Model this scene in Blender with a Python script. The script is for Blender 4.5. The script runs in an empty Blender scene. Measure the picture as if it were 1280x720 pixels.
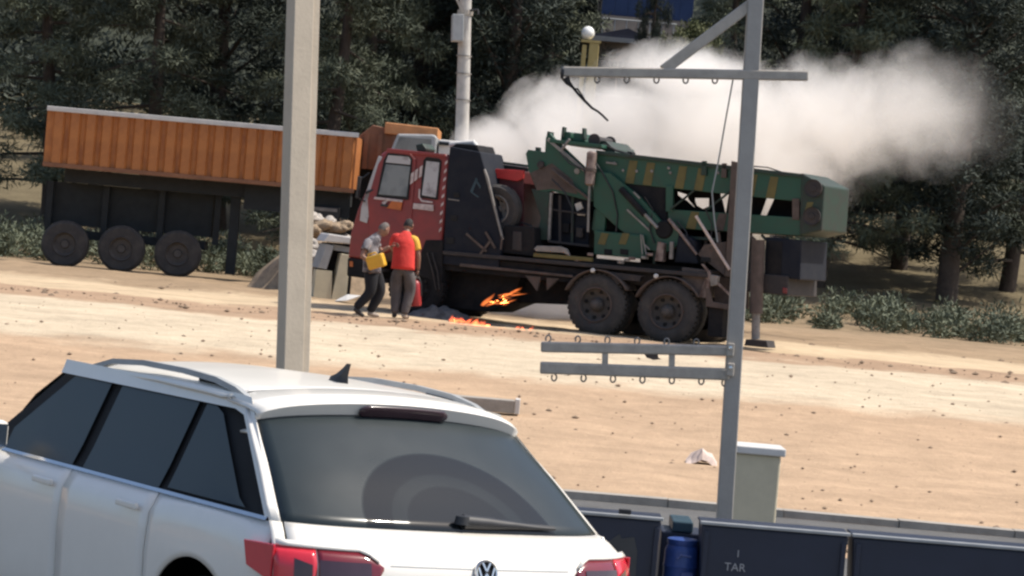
import bpy, bmesh, math, random
import numpy as np
from mathutils import Vector, Matrix, noise as mnoise

random.seed(7)
RNG = np.random.default_rng(11)
S = bpy.context.scene
COL = S.collection
R = math.radians

# ------------------------------------------------------------------ camera
F = 3556.0                       # focal length in pixels of a 1280 px wide picture
CAM = Vector((0, 0, 2.3))
PITCH, ROLL = R(1.22), R(5.0)
_f = Vector((0, math.cos(PITCH), -math.sin(PITCH)))
_r0, _u0 = Vector((1, 0, 0)), Vector((0, math.sin(PITCH), math.cos(PITCH)))
_r = _r0 * math.cos(ROLL) + _u0 * math.sin(ROLL)
_u = _u0 * math.cos(ROLL) - _r0 * math.sin(ROLL)
cam_d = bpy.data.cameras.new('camera')
cam = bpy.data.objects.new('camera', cam_d)
COL.objects.link(cam)
cam_d.sensor_width = 36.0
cam_d.lens = F / 1280 * 36.0
cam_d.clip_end = 3000
m3 = Matrix((_r, _u, -_f)).transposed()
cam.matrix_world = Matrix.Translation(CAM) @ m3.to_4x4()
S.camera = cam

# ------------------------------------------------------------------ sky, sun, exposure
SUN_EL, SUN_AZ = R(58), R(84)    # azimuth measured from +Y towards +X
W = bpy.data.worlds.new('World'); S.world = W; W.use_nodes = True
nt = W.node_tree
bg = nt.nodes['Background']
sky = nt.nodes.new('ShaderNodeTexSky')
sky.sky_type = 'NISHITA'; sky.sun_disc = False
sky.sun_elevation = SUN_EL; sky.sun_rotation = SUN_AZ
sky.air_density = 1.0; sky.dust_density = 2.5
nt.links.new(sky.outputs[0], bg.inputs[0])
bg.inputs[1].default_value = 0.13
sd = bpy.data.lights.new('sun', 'SUN'); sd.energy = 4.0; sd.angle = R(0.5); sd.color = (1.0, 0.94, 0.84)
sun = bpy.data.objects.new('sun', sd); COL.objects.link(sun)
to_sun = Vector((math.sin(SUN_AZ) * math.cos(SUN_EL), math.cos(SUN_AZ) * math.cos(SUN_EL), math.sin(SUN_EL)))
sun.rotation_euler = to_sun.to_track_quat('Z', 'Y').to_euler()
sun.location = (20, 0, 40)
S.view_settings.view_transform = 'Standard'
S.view_settings.look = 'None'
S.view_settings.exposure = 0.42
S.view_settings.gamma = 1.0
S.cycles.use_denoising = True
S.cycles.max_bounces = 10
S.cycles.volume_bounces = 6
S.cycles.transparent_max_bounces = 12
S.cycles.filter_width = 2.5
try:
    S.cycles.volume_step_rate = 1.0
    S.cycles.volume_max_steps = 128
except Exception:
    pass

# ------------------------------------------------------------------ geometry helpers
def ray(px, py):
    return _f + _r * ((px - 640) / F) + _u * ((360 - py) / F)

def P(px, py, d):
    """world point seen at a picture position, at depth d metres"""
    return CAM + ray(px, py) * d

def sstep(a, b, x):
    t = min(1, max(0, (x - a) / (b - a)))
    return t * t * (3 - 2 * t)

def ground_z(x, y):
    z = 0.62 * sstep(25, 46, y)
    if y > 60:
        z += (y - 60) * 0.10 * sstep(60, 85, y)
    return z

def G(px, py):
    """where the line of sight meets the ground"""
    d = ray(px, py); t = 15.0
    for _ in range(60):
        p = CAM + d * t
        t += (p.z - ground_z(p.x, p.y)) / max(1e-4, -d.z) * 0.6
    return CAM + d * t

class MB:
    """collects shapes into one mesh"""
    def __init__(s):
        s.v = []; s.f = []
    def add(s, vs, fs):
        o = len(s.v)
        s.v += [tuple(v) for v in vs]
        s.f += [tuple(i + o for i in f) for f in fs]
        return s
    def box(s, c, d, rot=None):
        hx, hy, hz = d[0] / 2, d[1] / 2, d[2] / 2
        vs = [Vector((x, y, z)) for x in (-hx, hx) for y in (-hy, hy) for z in (-hz, hz)]
        if rot is not None: vs = [rot @ v for v in vs]
        c = Vector(c)
        return s.add([v + c for v in vs], [(0, 1, 3, 2), (4, 6, 7, 5), (0, 4, 5, 1), (2, 3, 7, 6), (0, 2, 6, 4), (1, 5, 7, 3)])
    def span(s, a, b):
        return s.box([(a[i] + b[i]) / 2 for i in range(3)], [abs(b[i] - a[i]) for i in range(3)])
    def prism(s, pts, y0, y1):
        """polygon of (x, z) pulled from y0 to y1"""
        n = len(pts)
        vs = [(p[0], y0, p[1]) for p in pts] + [(p[0], y1, p[1]) for p in pts]
        fs = [tuple(range(n)), tuple(reversed(range(n, 2 * n)))]
        fs += [(i, i + n, (i + 1) % n + n, (i + 1) % n) for i in range(n)]
        return s.add(vs, fs)
    def tube(s, path, rad, n=8, cap=True):
        path = [Vector(p) for p in path]
        if not hasattr(rad, '__len__'): rad = [rad] * len(path)
        o = len(s.v); up = None
        for i, p in enumerate(path):
            t = (path[min(i + 1, len(path) - 1)] - path[max(i - 1, 0)]).normalized()
            if up is None:
                up = Vector((0, 0, 1)) if abs(t.z) < 0.9 else Vector((1, 0, 0))
            a = t.cross(up).normalized(); b = a.cross(t).normalized(); up = b
            for k in range(n):
                w = 2 * math.pi * k / n
                s.v.append(tuple(p + (a * math.cos(w) + b * math.sin(w)) * rad[i]))
        for i in range(len(path) - 1):
            for k in range(n):
                s.f.append((o + i * n + k, o + i * n + (k + 1) % n, o + (i + 1) * n + (k + 1) % n, o + (i + 1) * n + k))
        if cap:
            s.f.append(tuple(o + k for k in reversed(range(n))))
            s.f.append(tuple(o + (len(path) - 1) * n + k for k in range(n)))
        return s
    def bar(s, a, b, w, h):
        a, b = Vector(a), Vector(b); t = (b - a).normalized()
        up = Vector((0, 0, 1)) if abs(t.z) < 0.95 else Vector((0, 1, 0))
        x = t.cross(up).normalized(); z = x.cross(t)
        rot = Matrix((x, t, z)).transposed()
        return s.box((a + b) / 2, (w, (b - a).length, h), rot)
    def lathe(s, prof, n=32, axis='y', c=(0, 0, 0)):
        """profile of (radius, along) turned about an axis"""
        o = len(s.v)
        for r, a in prof:
            for k in range(n):
                w = 2 * math.pi * k / n
                q = {'y': (r * math.cos(w), a, r * math.sin(w)), 'z': (r * math.cos(w), r * math.sin(w), a), 'x': (a, r * math.cos(w), r * math.sin(w))}[axis]
                s.v.append((q[0] + c[0], q[1] + c[1], q[2] + c[2]))
        for i in range(len(prof) - 1):
            for k in range(n):
                s.f.append((o + i * n + k, o + i * n + (k + 1) % n, o + (i + 1) * n + (k + 1) % n, o + (i + 1) * n + k))
        return s
    def grid(s, rows, close=False):
        o = len(s.v); m = len(rows[0])
        for r_ in rows: s.v += [tuple(p) for p in r_]
        for i in range(len(rows) - 1):
            for k in range(m - (0 if close else 1)):
                s.f.append((o + i * m + k, o + i * m + (k + 1) % m, o + (i + 1) * m + (k + 1) % m, o + (i + 1) * m + k))
        return s
    def mesh(s, name, smooth=None):
        me = bpy.data.meshes.new(name)
        me.from_pydata(s.v, [], s.f)
        bm = bmesh.new(); bm.from_mesh(me)
        bmesh.ops.recalc_face_normals(bm, faces=bm.faces)
        bm.to_mesh(me); bm.free()
        if smooth:
            me.polygons.foreach_set('use_smooth', [True] * len(me.polygons))
            me.set_sharp_from_angle(angle=R(smooth))
        return me
    def build(s, name, mat, parent=None, smooth=None, bevel=0, thick=0):
        o = bpy.data.objects.new(name, s.mesh(name, smooth))
        COL.objects.link(o)
        if mat: o.data.materials.append(mat)
        if parent: o.parent = parent
        if thick:
            md = o.modifiers.new('thick', 'SOLIDIFY'); md.thickness = thick; md.offset = -1
        if bevel:
            md = o.modifiers.new('bevel', 'BEVEL'); md.width = bevel; md.segments = 2; md.limit_method = 'ANGLE'; md.angle_limit = R(40)
        return o

def tag(o, label=None, cat=None, group=None, kind=None):
    if label: o['label'] = label
    if cat: o['category'] = cat
    if group: o['group'] = group
    if kind: o['kind'] = kind
    return o

def empty(name, loc=(0, 0, 0), rz=0.0, rot=None):
    o = bpy.data.objects.new(name, None); COL.objects.link(o)
    o.empty_display_size = 0.2
    o.location = loc
    o.rotation_euler = rot if rot else (0, 0, rz)
    return o

def copy_tree(o, parent=None):
    c = o.copy(); COL.objects.link(c); c.parent = parent
    for ch in list(o.children): copy_tree(ch, c)
    return c

# ------------------------------------------------------------------ materials
def mat(name, col, rough=0.6, metal=0.0, var=0.25, scale=6.0, bump=0.0, bscale=40.0, col2=None, edge=(0.4, 0.7), coat=0.0, spec=0.5):
    m = bpy.data.materials.new(name); m.use_nodes = True
    t = m.node_tree; b = t.nodes['Principled BSDF']
    b.inputs['Roughness'].default_value = rough
    b.inputs['Metallic'].default_value = metal
    b.inputs['Coat Weight'].default_value = coat
    b.inputs['Specular IOR Level'].default_value = spec
    tc = t.nodes.new('ShaderNodeTexCoord')
    n = t.nodes.new('ShaderNodeTexNoise'); n.inputs['Scale'].default_value = scale; n.inputs['Detail'].default_value = 6; n.inputs['Roughness'].default_value = 0.65
    t.links.new(tc.outputs['Object'], n.inputs['Vector'])
    mr = t.nodes.new('ShaderNodeMapRange'); mr.inputs[1].default_value = edge[0]; mr.inputs[2].default_value = edge[1]
    t.links.new(n.outputs['Fac'], mr.inputs[0])
    mx = t.nodes.new('ShaderNodeMix'); mx.data_type = 'RGBA'
    t.links.new(mr.outputs[0], mx.inputs[0])
    mx.inputs[6].default_value = (*col, 1)
    c2 = col2 if col2 else tuple(c * (1 - var) for c in col)
    mx.inputs[7].default_value = (*c2, 1)
    t.links.new(mx.outputs[2], b.inputs['Base Color'])
    if bump:
        n2 = t.nodes.new('ShaderNodeTexNoise'); n2.inputs['Scale'].default_value = bscale; n2.inputs['Detail'].default_value = 5
        t.links.new(tc.outputs['Object'], n2.inputs['Vector'])
        bp = t.nodes.new('ShaderNodeBump'); bp.inputs['Strength'].default_value = bump; bp.inputs['Distance'].default_value = 0.02
        t.links.new(n2.outputs['Fac'], bp.inputs['Height'])
        t.links.new(bp.outputs[0], b.inputs['Normal'])
    return m

def emit_mat(name, c_lo, c_hi, z0, z1, strength):
    m = bpy.data.materials.new(name); m.use_nodes = True
    t = m.node_tree; b = t.nodes['Principled BSDF']
    tc = t.nodes.new('ShaderNodeTexCoord'); n = t.nodes.new('ShaderNodeTexNoise'); n.inputs['Scale'].default_value = 9
    t.links.new(tc.outputs['Object'], n.inputs['Vector'])
    cr = t.nodes.new('ShaderNodeMix'); cr.data_type = 'RGBA'
    cr.inputs[6].default_value = (*c_lo, 1); cr.inputs[7].default_value = (*c_hi, 1)
    mr = t.nodes.new('ShaderNodeMapRange'); mr.inputs[1].default_value = 0.38; mr.inputs[2].default_value = 0.62
    t.links.new(n.outputs['Fac'], mr.inputs[0]); t.links.new(mr.outputs[0], cr.inputs[0])
    t.links.new(cr.outputs[2], b.inputs['Emission Color']); b.inputs['Emission Strength'].default_value = strength
    b.inputs['Base Color'].default_value = (0.1, 0.02, 0.0, 1)
    return m

M = {}
M['steel'] = mat('galvanised_steel', (0.42, 0.375, 0.32), 0.5, 0.1, 0.25, 9, 0.1)
M['steel_post'] = mat('cream_painted_steel', (0.52, 0.44, 0.34), 0.6, 0.0, 0.12, 4, 0.1)
M['steel_grey'] = mat('grey_painted_steel', (0.36, 0.335, 0.30), 0.6, 0.0, 0.15, 4, 0.1)
M['white_paint'] = mat('white_car_paint', (0.80, 0.765, 0.70), 0.32, 0, 0.05, 3, coat=0.4)
M['black_plastic'] = mat('black_plastic', (0.022, 0.022, 0.024), 0.5, 0, 0.3, 20)
M['gap'] = mat('dark_panel_gap', (0.012, 0.012, 0.013), 0.9)
M['chrome'] = mat('chrome', (0.65, 0.66, 0.68), 0.15, 1.0, 0.1)
M['rubber'] = mat('dusty_rubber', (0.040, 0.037, 0.036), 0.85, 0, 0.4, 5, 0.3, 30, col2=(0.075, 0.066, 0.058), edge=(0.45, 0.75))
M['rim'] = mat('dusty_steel_rim', (0.085, 0.075, 0.068), 0.75, 0.1, 0.4, 8, 0.2)
M['cab_red'] = mat('faded_red_paint', (0.235, 0.031, 0.029), 0.45, 0, 0.35, 3, 0.05, 30, col2=(0.17, 0.032, 0.030))
M['bright_red'] = mat('bright_red_paint', (0.55, 0.035, 0.03), 0.5)
M['maroon'] = mat('maroon_paint', (0.085, 0.012, 0.014), 0.6, 0, 0.4, 5)
M['soot'] = mat('sooty_metal', (0.009, 0.009, 0.011), 0.85, 0, 0.5, 5, 0.3, 25, col2=(0.020, 0.018, 0.018), spec=.25)
M['navy_soot'] = mat('sooty_navy_paint', (0.0075, 0.010, 0.018), 0.75, 0, 0.4, 4, 0.15, 20, col2=(0.016, 0.018, 0.024), spec=.25)
M['chassis'] = mat('dusty_dark_chassis', (0.028, 0.024, 0.024), 0.75, 0, 0.4, 6, 0.2, 30, col2=(0.065, 0.048, 0.042), edge=(0.5, 0.8))
M['rust'] = mat('dusty_brown_steel', (0.105, 0.078, 0.066), 0.8, 0.1, 0.4, 6, 0.25, 30)
M['green'] = mat('dark_green_paint', (0.010, 0.064, 0.037), 0.5, 0, 0.4, 5, 0.1, 20, col2=(0.022, 0.050, 0.030), edge=(0.45, 0.75))
M['green_dark'] = mat('grimy_green_paint', (0.011, 0.034, 0.022), 0.6, 0, 0.4, 6, 0.1, 20, col2=(0.022, 0.021, 0.018))
M['olive'] = mat('olive_camouflage_paint', (0.125, 0.100, 0.026), 0.6, 0, 0.25, 6)
M['grey_metal'] = mat('scuffed_grey_metal', (0.27, 0.25, 0.23), 0.6, 0.3, 0.4, 8)
M['pink_metal'] = mat('heat_stained_metal', (0.26, 0.20, 0.175), 0.6, 0.2, 0.4, 8, col2=(0.09, 0.05, 0.04))
M['reflection_tinted_glass'] = mat('reflection_tinted_glass', (0.20, 0.205, 0.20), 0.18, 0, 0.4, 1.3, col2=(0.09, 0.095, 0.10), edge=(0.45, 0.65))  # grey base colour stands in for the sky reflected in the panes
M['pale_glass'] = mat('pale_reflection_tinted_glass', (0.42, 0.40, 0.40), 0.25, 0, 0.3, 1.8, col2=(0.22, 0.19, 0.19), edge=(0.5, 0.6))  # paler version, bright reflection painted into the base colour
M['pale_mark'] = mat('faded_white_marking', (0.55, 0.45, 0.43), 0.7, 0, 0.45, 14)
M['orange_mark'] = mat('orange_sticker', (0.48, 0.13, 0.03), 0.6)
M['orange'] = mat('orange_container_paint', (0.46, 0.17, 0.045), 0.6, 0, 0.3, 2.5, 0.05, 20, col2=(0.30, 0.10, 0.03))
M['orange_pale'] = mat('sun_bleached_orange_paint', (0.62, 0.28, 0.11), 0.6, 0, 0.3, 3)
M['orange_brown'] = mat('dull_brown_orange_paint', (0.25, 0.11, 0.055), 0.65, 0, 0.3, 3)
M['white_dull'] = mat('dull_white_paint', (0.62, 0.60, 0.57), 0.6, 0, 0.2, 3)
M['grey_panel'] = mat('light_grey_panel', (0.36, 0.37, 0.37), 0.5, 0, 0.2, 5)
M['dark_under'] = mat('dark_underframe', (0.018, 0.022, 0.024), 0.8, 0, 0.4, 5)
M['concrete_pole'] = mat('pale_concrete_pole', (0.48, 0.455, 0.42), 0.8, 0, 0.2, 5, 0.2, 60)
M['sack'] = mat('dirty_white_sack', (0.42, 0.38, 0.34), 0.85, 0, 0.35, 6, 0.4, 12)
M['sack_brown'] = mat('brown_sacking', (0.32, 0.235, 0.155), 0.9, 0, 0.45, 6, 0.4, 12)
M['cream'] = mat('cream_panel', (0.56, 0.50, 0.36), 0.7, 0, 0.15, 4)
M['stone'] = mat('grey_brown_stone', (0.22, 0.17, 0.125), 0.9, 0, 0.4, 3, 0.3, 30)
M['gravel'] = mat('sandy_brown_gravel', (0.24, 0.17, 0.115), 0.95, 0, 0.4, 3)
M['concrete'] = mat('kerb_concrete', (0.34, 0.31, 0.27), 0.85, 0, 0.25, 5, 0.3, 60)
M['ash'] = mat('grey_ash_powder', (0.13, 0.125, 0.125), 0.95, 0, 0.5, 9, 0.5, 30, col2=(0.045, 0.043, 0.045))
M['bark'] = mat('pine_bark', (0.070, 0.052, 0.040), 0.95, 0, 0.4, 8, 0.6, 20)
M['navy'] = mat('navy_printed_sheet', (0.020, 0.026, 0.048), 0.45, 0, 0.25, 2)
M['navy_pale'] = mat('faded_grey_print', (0.055, 0.056, 0.058), 0.5, 0, 0.3, 5)
M['blue_print'] = mat('blue_print', (0.030, 0.070, 0.26), 0.4, 0, 0.35, 6)
M['blue_pale'] = mat('pale_blue_print', (0.10, 0.14, 0.34), 0.4, 0, 0.3, 8)
M['teal_print'] = mat('teal_print', (0.022, 0.055, 0.075), 0.45, 0, 0.3, 6)
M['letter'] = mat('grey_white_lettering', (0.34, 0.34, 0.35), 0.5, 0, 0.1)
M['skin'] = mat('skin', (0.24, 0.125, 0.085), 0.6, 0, 0.15, 8)
M['hair'] = mat('dark_hair', (0.016, 0.013, 0.012), 0.8, 0, 0.3, 40)
M['hair_grey'] = mat('grey_hair', (0.13, 0.11, 0.10), 0.8, 0, 0.4, 40)
M['red_shirt'] = mat('red_shirt', (0.66, 0.040, 0.030), 0.85, 0, 0.3, 5, 0.9, 9)
M['yellow_cloth'] = mat('yellow_sleeve', (0.72, 0.40, 0.05), 0.8, 0, 0.15, 7)
M['grey_trouser'] = mat('grey_trousers', (0.105, 0.092, 0.092), 0.9, 0, 0.35, 5, 1.0, 9)
M['dark_trouser'] = mat('dark_trousers', (0.009, 0.010, 0.014), 0.9, 0, 0.3, 6, 0.3, 12)
M['shoe'] = mat('dark_shoe', (0.030, 0.026, 0.024), 0.7)
M['shoe_pale'] = mat('pale_dusty_shoe', (0.40, 0.33, 0.27), 0.8)
M['yellow_can'] = mat('yellow_plastic', (0.66, 0.36, 0.03), 0.45, 0, 0.12, 5)
M['ext_red'] = mat('extinguisher_red', (0.36, 0.030, 0.035), 0.4, 0, 0.2, 8)
M['lamp_red'] = mat('red_lamp_lens', (0.16, 0.010, 0.020), 0.15, 0, 0.2, 5, coat=0.5)
M['lamp_bright'] = mat('bright_red_lamp_lens', (0.62, 0.025, 0.045), 0.15, 0, 0.2, 5, coat=0.5)
M['lamp_dark'] = mat('smoked_lamp_lens', (0.050, 0.022, 0.032), 0.15, coat=0.5)
M['house_wall'] = mat('house_plaster', (0.25, 0.21, 0.18), 0.9, 0, 0.15, 2)
M['house_roof'] = mat('slate_blue_roof', (0.055, 0.058, 0.085), 0.8, 0, 0.25, 4)
M['blue_wall'] = mat('blue_sheet_wall', (0.020, 0.045, 0.125), 0.6, 0, 0.25, 1.5)
M['yellow_post'] = mat('yellow_painted_post', (0.42, 0.33, 0.13), 0.7, 0, 0.2, 4)
M['globe'] = mat('white_lamp_globe', (0.85, 0.85, 0.82), 0.25, 0, 0.02)
M['paper'] = mat('crumpled_paper', (0.62, 0.50, 0.44), 0.9, 0, 0.3, 12)
M['shade_cloth'] = mat('dark_rag', (0.03, 0.028, 0.028), 0.9)

def leaf_mat(name, a, b, sc=0.35):
    m = bpy.data.materials.new(name); m.use_nodes = True
    t = m.node_tree; bs = t.nodes['Principled BSDF']
    bs.inputs['Roughness'].default_value = 0.7; bs.inputs['Specular IOR Level'].default_value = 0.25
    tc = t.nodes.new('ShaderNodeTexCoord'); gi = t.nodes.new('ShaderNodeObjectInfo')
    n = t.nodes.new('ShaderNodeTexNoise'); n.inputs['Scale'].default_value = sc * 3; n.inputs['Detail'].default_value = 5
    t.links.new(tc.outputs['Object'], n.inputs['Vector'])
    mr = t.nodes.new('ShaderNodeMapRange'); mr.inputs[1].default_value = 0.35; mr.inputs[2].default_value = 0.65
    t.links.new(n.outputs['Fac'], mr.inputs[0])
    mx = t.nodes.new('ShaderNodeMix'); mx.data_type = 'RGBA'; t.links.new(mr.outputs[0], mx.inputs[0])
    mx.inputs[6].default_value = (*a, 1); mx.inputs[7].default_value = (*b, 1)
    hs = t.nodes.new('ShaderNodeHueSaturation'); t.links.new(mx.outputs[2], hs.inputs['Color'])
    m2 = t.nodes.new('ShaderNodeMapRange'); m2.inputs[3].default_value = 0.7; m2.inputs[4].default_value = 1.25
    t.links.new(gi.outputs['Random'], m2.inputs[0]); t.links.new(m2.outputs[0], hs.inputs['Value'])
    t.links.new(hs.outputs[0], bs.inputs['Base Color'])
    return m
M['leaf_a'] = leaf_mat('grey_green_needles', (0.052, 0.066, 0.044), (0.125, 0.138, 0.088))
M['leaf_b'] = leaf_mat('dark_green_needles', (0.022, 0.032, 0.028), (0.050, 0.062, 0.045))
M['leaf_c'] = leaf_mat('yellow_green_leaves', (0.085, 0.100, 0.042), (0.14, 0.145, 0.07))
M['leaf_far'] = leaf_mat('far_wood_leaves', (0.030, 0.042, 0.034), (0.060, 0.072, 0.050), 0.1)

def ground_material():
    m = bpy.data.materials.new('sandy_ground'); m.use_nodes = True
    t = m.node_tree; b = t.nodes['Principled BSDF']; b.inputs['Roughness'].default_value = 0.95; b.inputs['Specular IOR Level'].default_value = 0.1
    L = t.links.new; N = t.nodes.new
    tc = N('ShaderNodeTexCoord'); sx = N('ShaderNodeSeparateXYZ'); L(tc.outputs['Object'], sx.inputs[0])
    nw = N('ShaderNodeTexNoise'); nw.inputs['Scale'].default_value = 0.5; nw.inputs['Detail'].default_value = 6; nw.inputs['Roughness'].default_value = 0.7
    L(tc.outputs['Object'], nw.inputs['Vector'])
    ma = N('ShaderNodeMath'); ma.operation = 'MULTIPLY_ADD'; ma.inputs[1].default_value = 5.0; L(nw.outputs['Fac'], ma.inputs[0])
    sub = N('ShaderNodeMath'); sub.operation = 'SUBTRACT'; sub.inputs[1].default_value = 2.5; L(sx.outputs['Y'], ma.inputs[2]); L(ma.outputs[0], sub.inputs[0])
    mr = N('ShaderNodeMapRange'); mr.inputs[1].default_value = 20; mr.inputs[2].default_value = 80; L(sub.outputs[0], mr.inputs[0])
    cr = N('ShaderNodeValToRGB'); L(mr.outputs[0], cr.inputs[0])
    def pos(d): return (d - 20) / 60
    sand = (0.43, 0.302, 0.200); pale = (0.54, 0.445, 0.325); stony = (0.37, 0.255, 0.17); strip = (0.53, 0.41, 0.275); rub = (0.31, 0.225, 0.145)
    pts = [(20, sand), (30, (0.445, 0.315, 0.210)), (36.0, sand), (37.5, pale), (43.0, pale), (43.8, stony), (46.6, stony), (47.3, strip), (51.3, strip), (52.6, rub), (60, rub), (75, (0.16, 0.13, 0.08))]
    el = cr.color_ramp.elements
    el[0].position = pos(pts[0][0]); el[0].color = (*pts[0][1], 1)
    el[1].position = pos(pts[-1][0]); el[1].color = (*pts[-1][1], 1)
    for d, c in pts[1:-1]:
        e = el.new(pos(d)); e.color = (*c, 1)
    # streaks and mottling
    mp = N('ShaderNodeMapping'); mp.inputs['Scale'].default_value = (0.6, 1.2, 1); L(tc.outputs['Object'], mp.inputs[0])
    n1 = N('ShaderNodeTexNoise'); n1.inputs['Scale'].default_value = 1.0; n1.inputs['Detail'].default_value = 9; n1.inputs['Roughness'].default_value = 0.72; L(mp.outputs[0], n1.inputs['Vector'])
    m1 = N('ShaderNodeMapRange'); m1.inputs[1].default_value = 0.33; m1.inputs[2].default_value = 0.7; m1.inputs[3].default_value = 0.80; m1.inputs[4].default_value = 1.13; L(n1.outputs['Fac'], m1.inputs[0])
    n2 = N('ShaderNodeTexNoise'); n2.inputs['Scale'].default_value = 5.0; n2.inputs['Detail'].default_value = 6; n2.inputs['Roughness'].default_value = 0.8
    mp2 = N('ShaderNodeMapping'); mp2.inputs['Scale'].default_value = (1, 0.5, 1); L(tc.outputs['Object'], mp2.inputs[0]); L(mp2.outputs[0], n2.inputs['Vector'])
    m2 = N('ShaderNodeMapRange'); m2.inputs[1].default_value = 0.62; m2.inputs[2].default_value = 0.74; m2.inputs[3].default_value = 1.0; m2.inputs[4].default_value = 0.68; L(n2.outputs['Fac'], m2.inputs[0])
    n3 = N('ShaderNodeTexNoise'); n3.inputs['Scale'].default_value = 2.2; n3.inputs['Detail'].default_value = 10; n3.inputs['Roughness'].default_value = 0.85; L(tc.outputs['Object'], n3.inputs['Vector'])
    m3_ = N('ShaderNodeMapRange'); m3_.inputs[1].default_value = 0.35; m3_.inputs[2].default_value = 0.65; m3_.inputs[3].default_value = 0.84; m3_.inputs[4].default_value = 1.12; L(n3.outputs['Fac'], m3_.inputs[0])
    mu0 = N('ShaderNodeMath'); mu0.operation = 'MULTIPLY'; L(m1.outputs[0], mu0.inputs[0]); L(m3_.outputs[0], mu0.inputs[1])
    mu = N('ShaderNodeMath'); mu.operation = 'MULTIPLY'; L(mu0.outputs[0], mu.inputs[0]); L(m2.outputs[0], mu.inputs[1])
    vm = N('ShaderNodeVectorMath'); vm.operation = 'SCALE'; L(cr.outputs[0], vm.inputs[0]); L(mu.outputs[0], vm.inputs['Scale'])
    L(vm.outputs[0], b.inputs['Base Color'])
    bp = N('ShaderNodeBump'); bp.inputs['Strength'].default_value = 0.5; bp.inputs['Distance'].default_value = 0.08
    L(n2.outputs['Fac'], bp.inputs['Height']); L(bp.outputs[0], b.inputs['Normal'])
    return m
M['ground'] = ground_material()
M['asphalt'] = mat('grey_asphalt', (0.105, 0.102, 0.098), 0.85, 0, 0.25, 3, 0.4, 120)

# ------------------------------------------------------------------ ground
def axis(parts):
    out = []
    for a, b, st in parts: out += list(np.arange(a, b, st))
    return out + [parts[-1][1]]
xs = axis([(-400, -60, 34), (-60, -16, 2.2), (-16, 16, 0.28), (16, 60, 2.2), (60, 400, 34)])
ys = axis([(-60, 20, 8), (20, 24.55, 0.9), (24.55, 60, 0.28), (60, 120, 2.0), (120, 900, 60)])
mb = MB(); rows = []
for y in ys:
    row = []
    for x in xs:
        z = ground_z(x, y)
        if 24.8 < y < 62 and abs(x) < 17:
            a = sstep(24.8, 27, y)
            z += a * (0.035 * mnoise.noise(Vector((x * 0.9, y * 0.45, 1.3))) + 0.016 * mnoise.noise(Vector((x * 3.1, y * 1.9, 4.2))))
            if 51.5 < y < 60: z += 0.10 * sstep(51.5, 53.5, y) * (0.5 + 0.5 * mnoise.noise(Vector((x * 1.3, y * 1.1, 9))))
        if y > 130: z = ground_z(x, 130) + 0.02 * (y - 130)
        row.append((x, y, z))
    rows.append(row)
mb.grid(rows)
gnd = tag(mb.build('ground', M['ground'], smooth=60), kind='structure', label='dry orange beige sandy ground with pale wheel tracks')
mb = MB().grid([[(x, y, 0.012) for x in (-60, -20, 0, 20, 60)] for y in (-40, 0, 10, 21.6)])
tag(mb.build('car_park', M['asphalt']), kind='structure', label='grey asphalt under the parked white car')
mb = MB().grid([[(x, y, 0.012) for x in (-60, -20, 0, 20, 60)] for y in (22.75, 23.6, 24.45)])
tag(mb.build('road', M['asphalt']), kind='structure', label='narrow grey asphalt lane beside the sand')
kerb = empty('kerb', (0, 24.55, 0)); tag(kerb, 'pale concrete kerb along the grey lane', kind='structure')
kb = MB().span((-0.497, -0.09, -0.05), (0.497, 0.09, 0.075)).mesh('kerb_stone')
kb.materials.append(M['concrete'])
for i in range(-12, 13):
    o = bpy.data.objects.new('kerb_stone', kb); COL.objects.link(o); o.parent = kerb
    o.location = (i * 1.0, random.uniform(-.012, .012), random.uniform(-.008, .008)); o.rotation_euler = (0, random.uniform(-.008, .008), random.uniform(-.012, .012))

def stones(name, n, fn, smin, smax, m, label):
    mb = MB()
    base = [(0, 0, 0.8), (0.9, 0.1, 0.1), (0.2, 0.9, 0.15), (-0.8, 0.4, 0.05), (-0.5, -0.8, 0.1), (0.5, -0.8, 0.2), (0, 0, -0.5)]
    fs = [(0, 1, 2), (0, 2, 3), (0, 3, 4), (0, 4, 5), (0, 5, 1), (6, 2, 1), (6, 3, 2), (6, 4, 3), (6, 5, 4), (6, 1, 5)]
    for _ in range(n):
        x, y = fn(); s = smin + (smax - smin) * random.random() ** 3; a = random.uniform(0, 6.3)
        ca, sa = math.cos(a), math.sin(a); e = random.uniform(.6, 1.5)
        vs = []
        for bx, by, bz in base:
            bx *= e * random.uniform(.8, 1.2); by *= random.uniform(.8, 1.2)
            vs.append((x + s * (bx * ca - by * sa), y + s * (bx * sa + by * ca), ground_z(x, y) + s * bz * .7 + 0.01))
        mb.add(vs, fs)
    return tag(mb.build(name, m), kind='stuff', label=label, cat='stones')
stones('gravel', 1100, lambda: (random.uniform(-9, 9), random.uniform(25.2, 44)), 0.006, 0.042, M['gravel'], 'scattered small brown stones lying on the sand')
stones('rubble', 700, lambda: (random.uniform(-11, 10), random.choice((random.gauss(45.2, 0.8), random.uniform(52, 58)))), 0.012, 0.075, M['gravel'], 'brown stony rubble strewn along the track edges')
stones('sandy_rubble', 420, lambda: (random.uniform(-1, 9), random.gauss(22.15, .2)), 0.015, 0.06, M['sack_brown'], 'sandy rubble strip between the lane and the navy banner')

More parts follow.
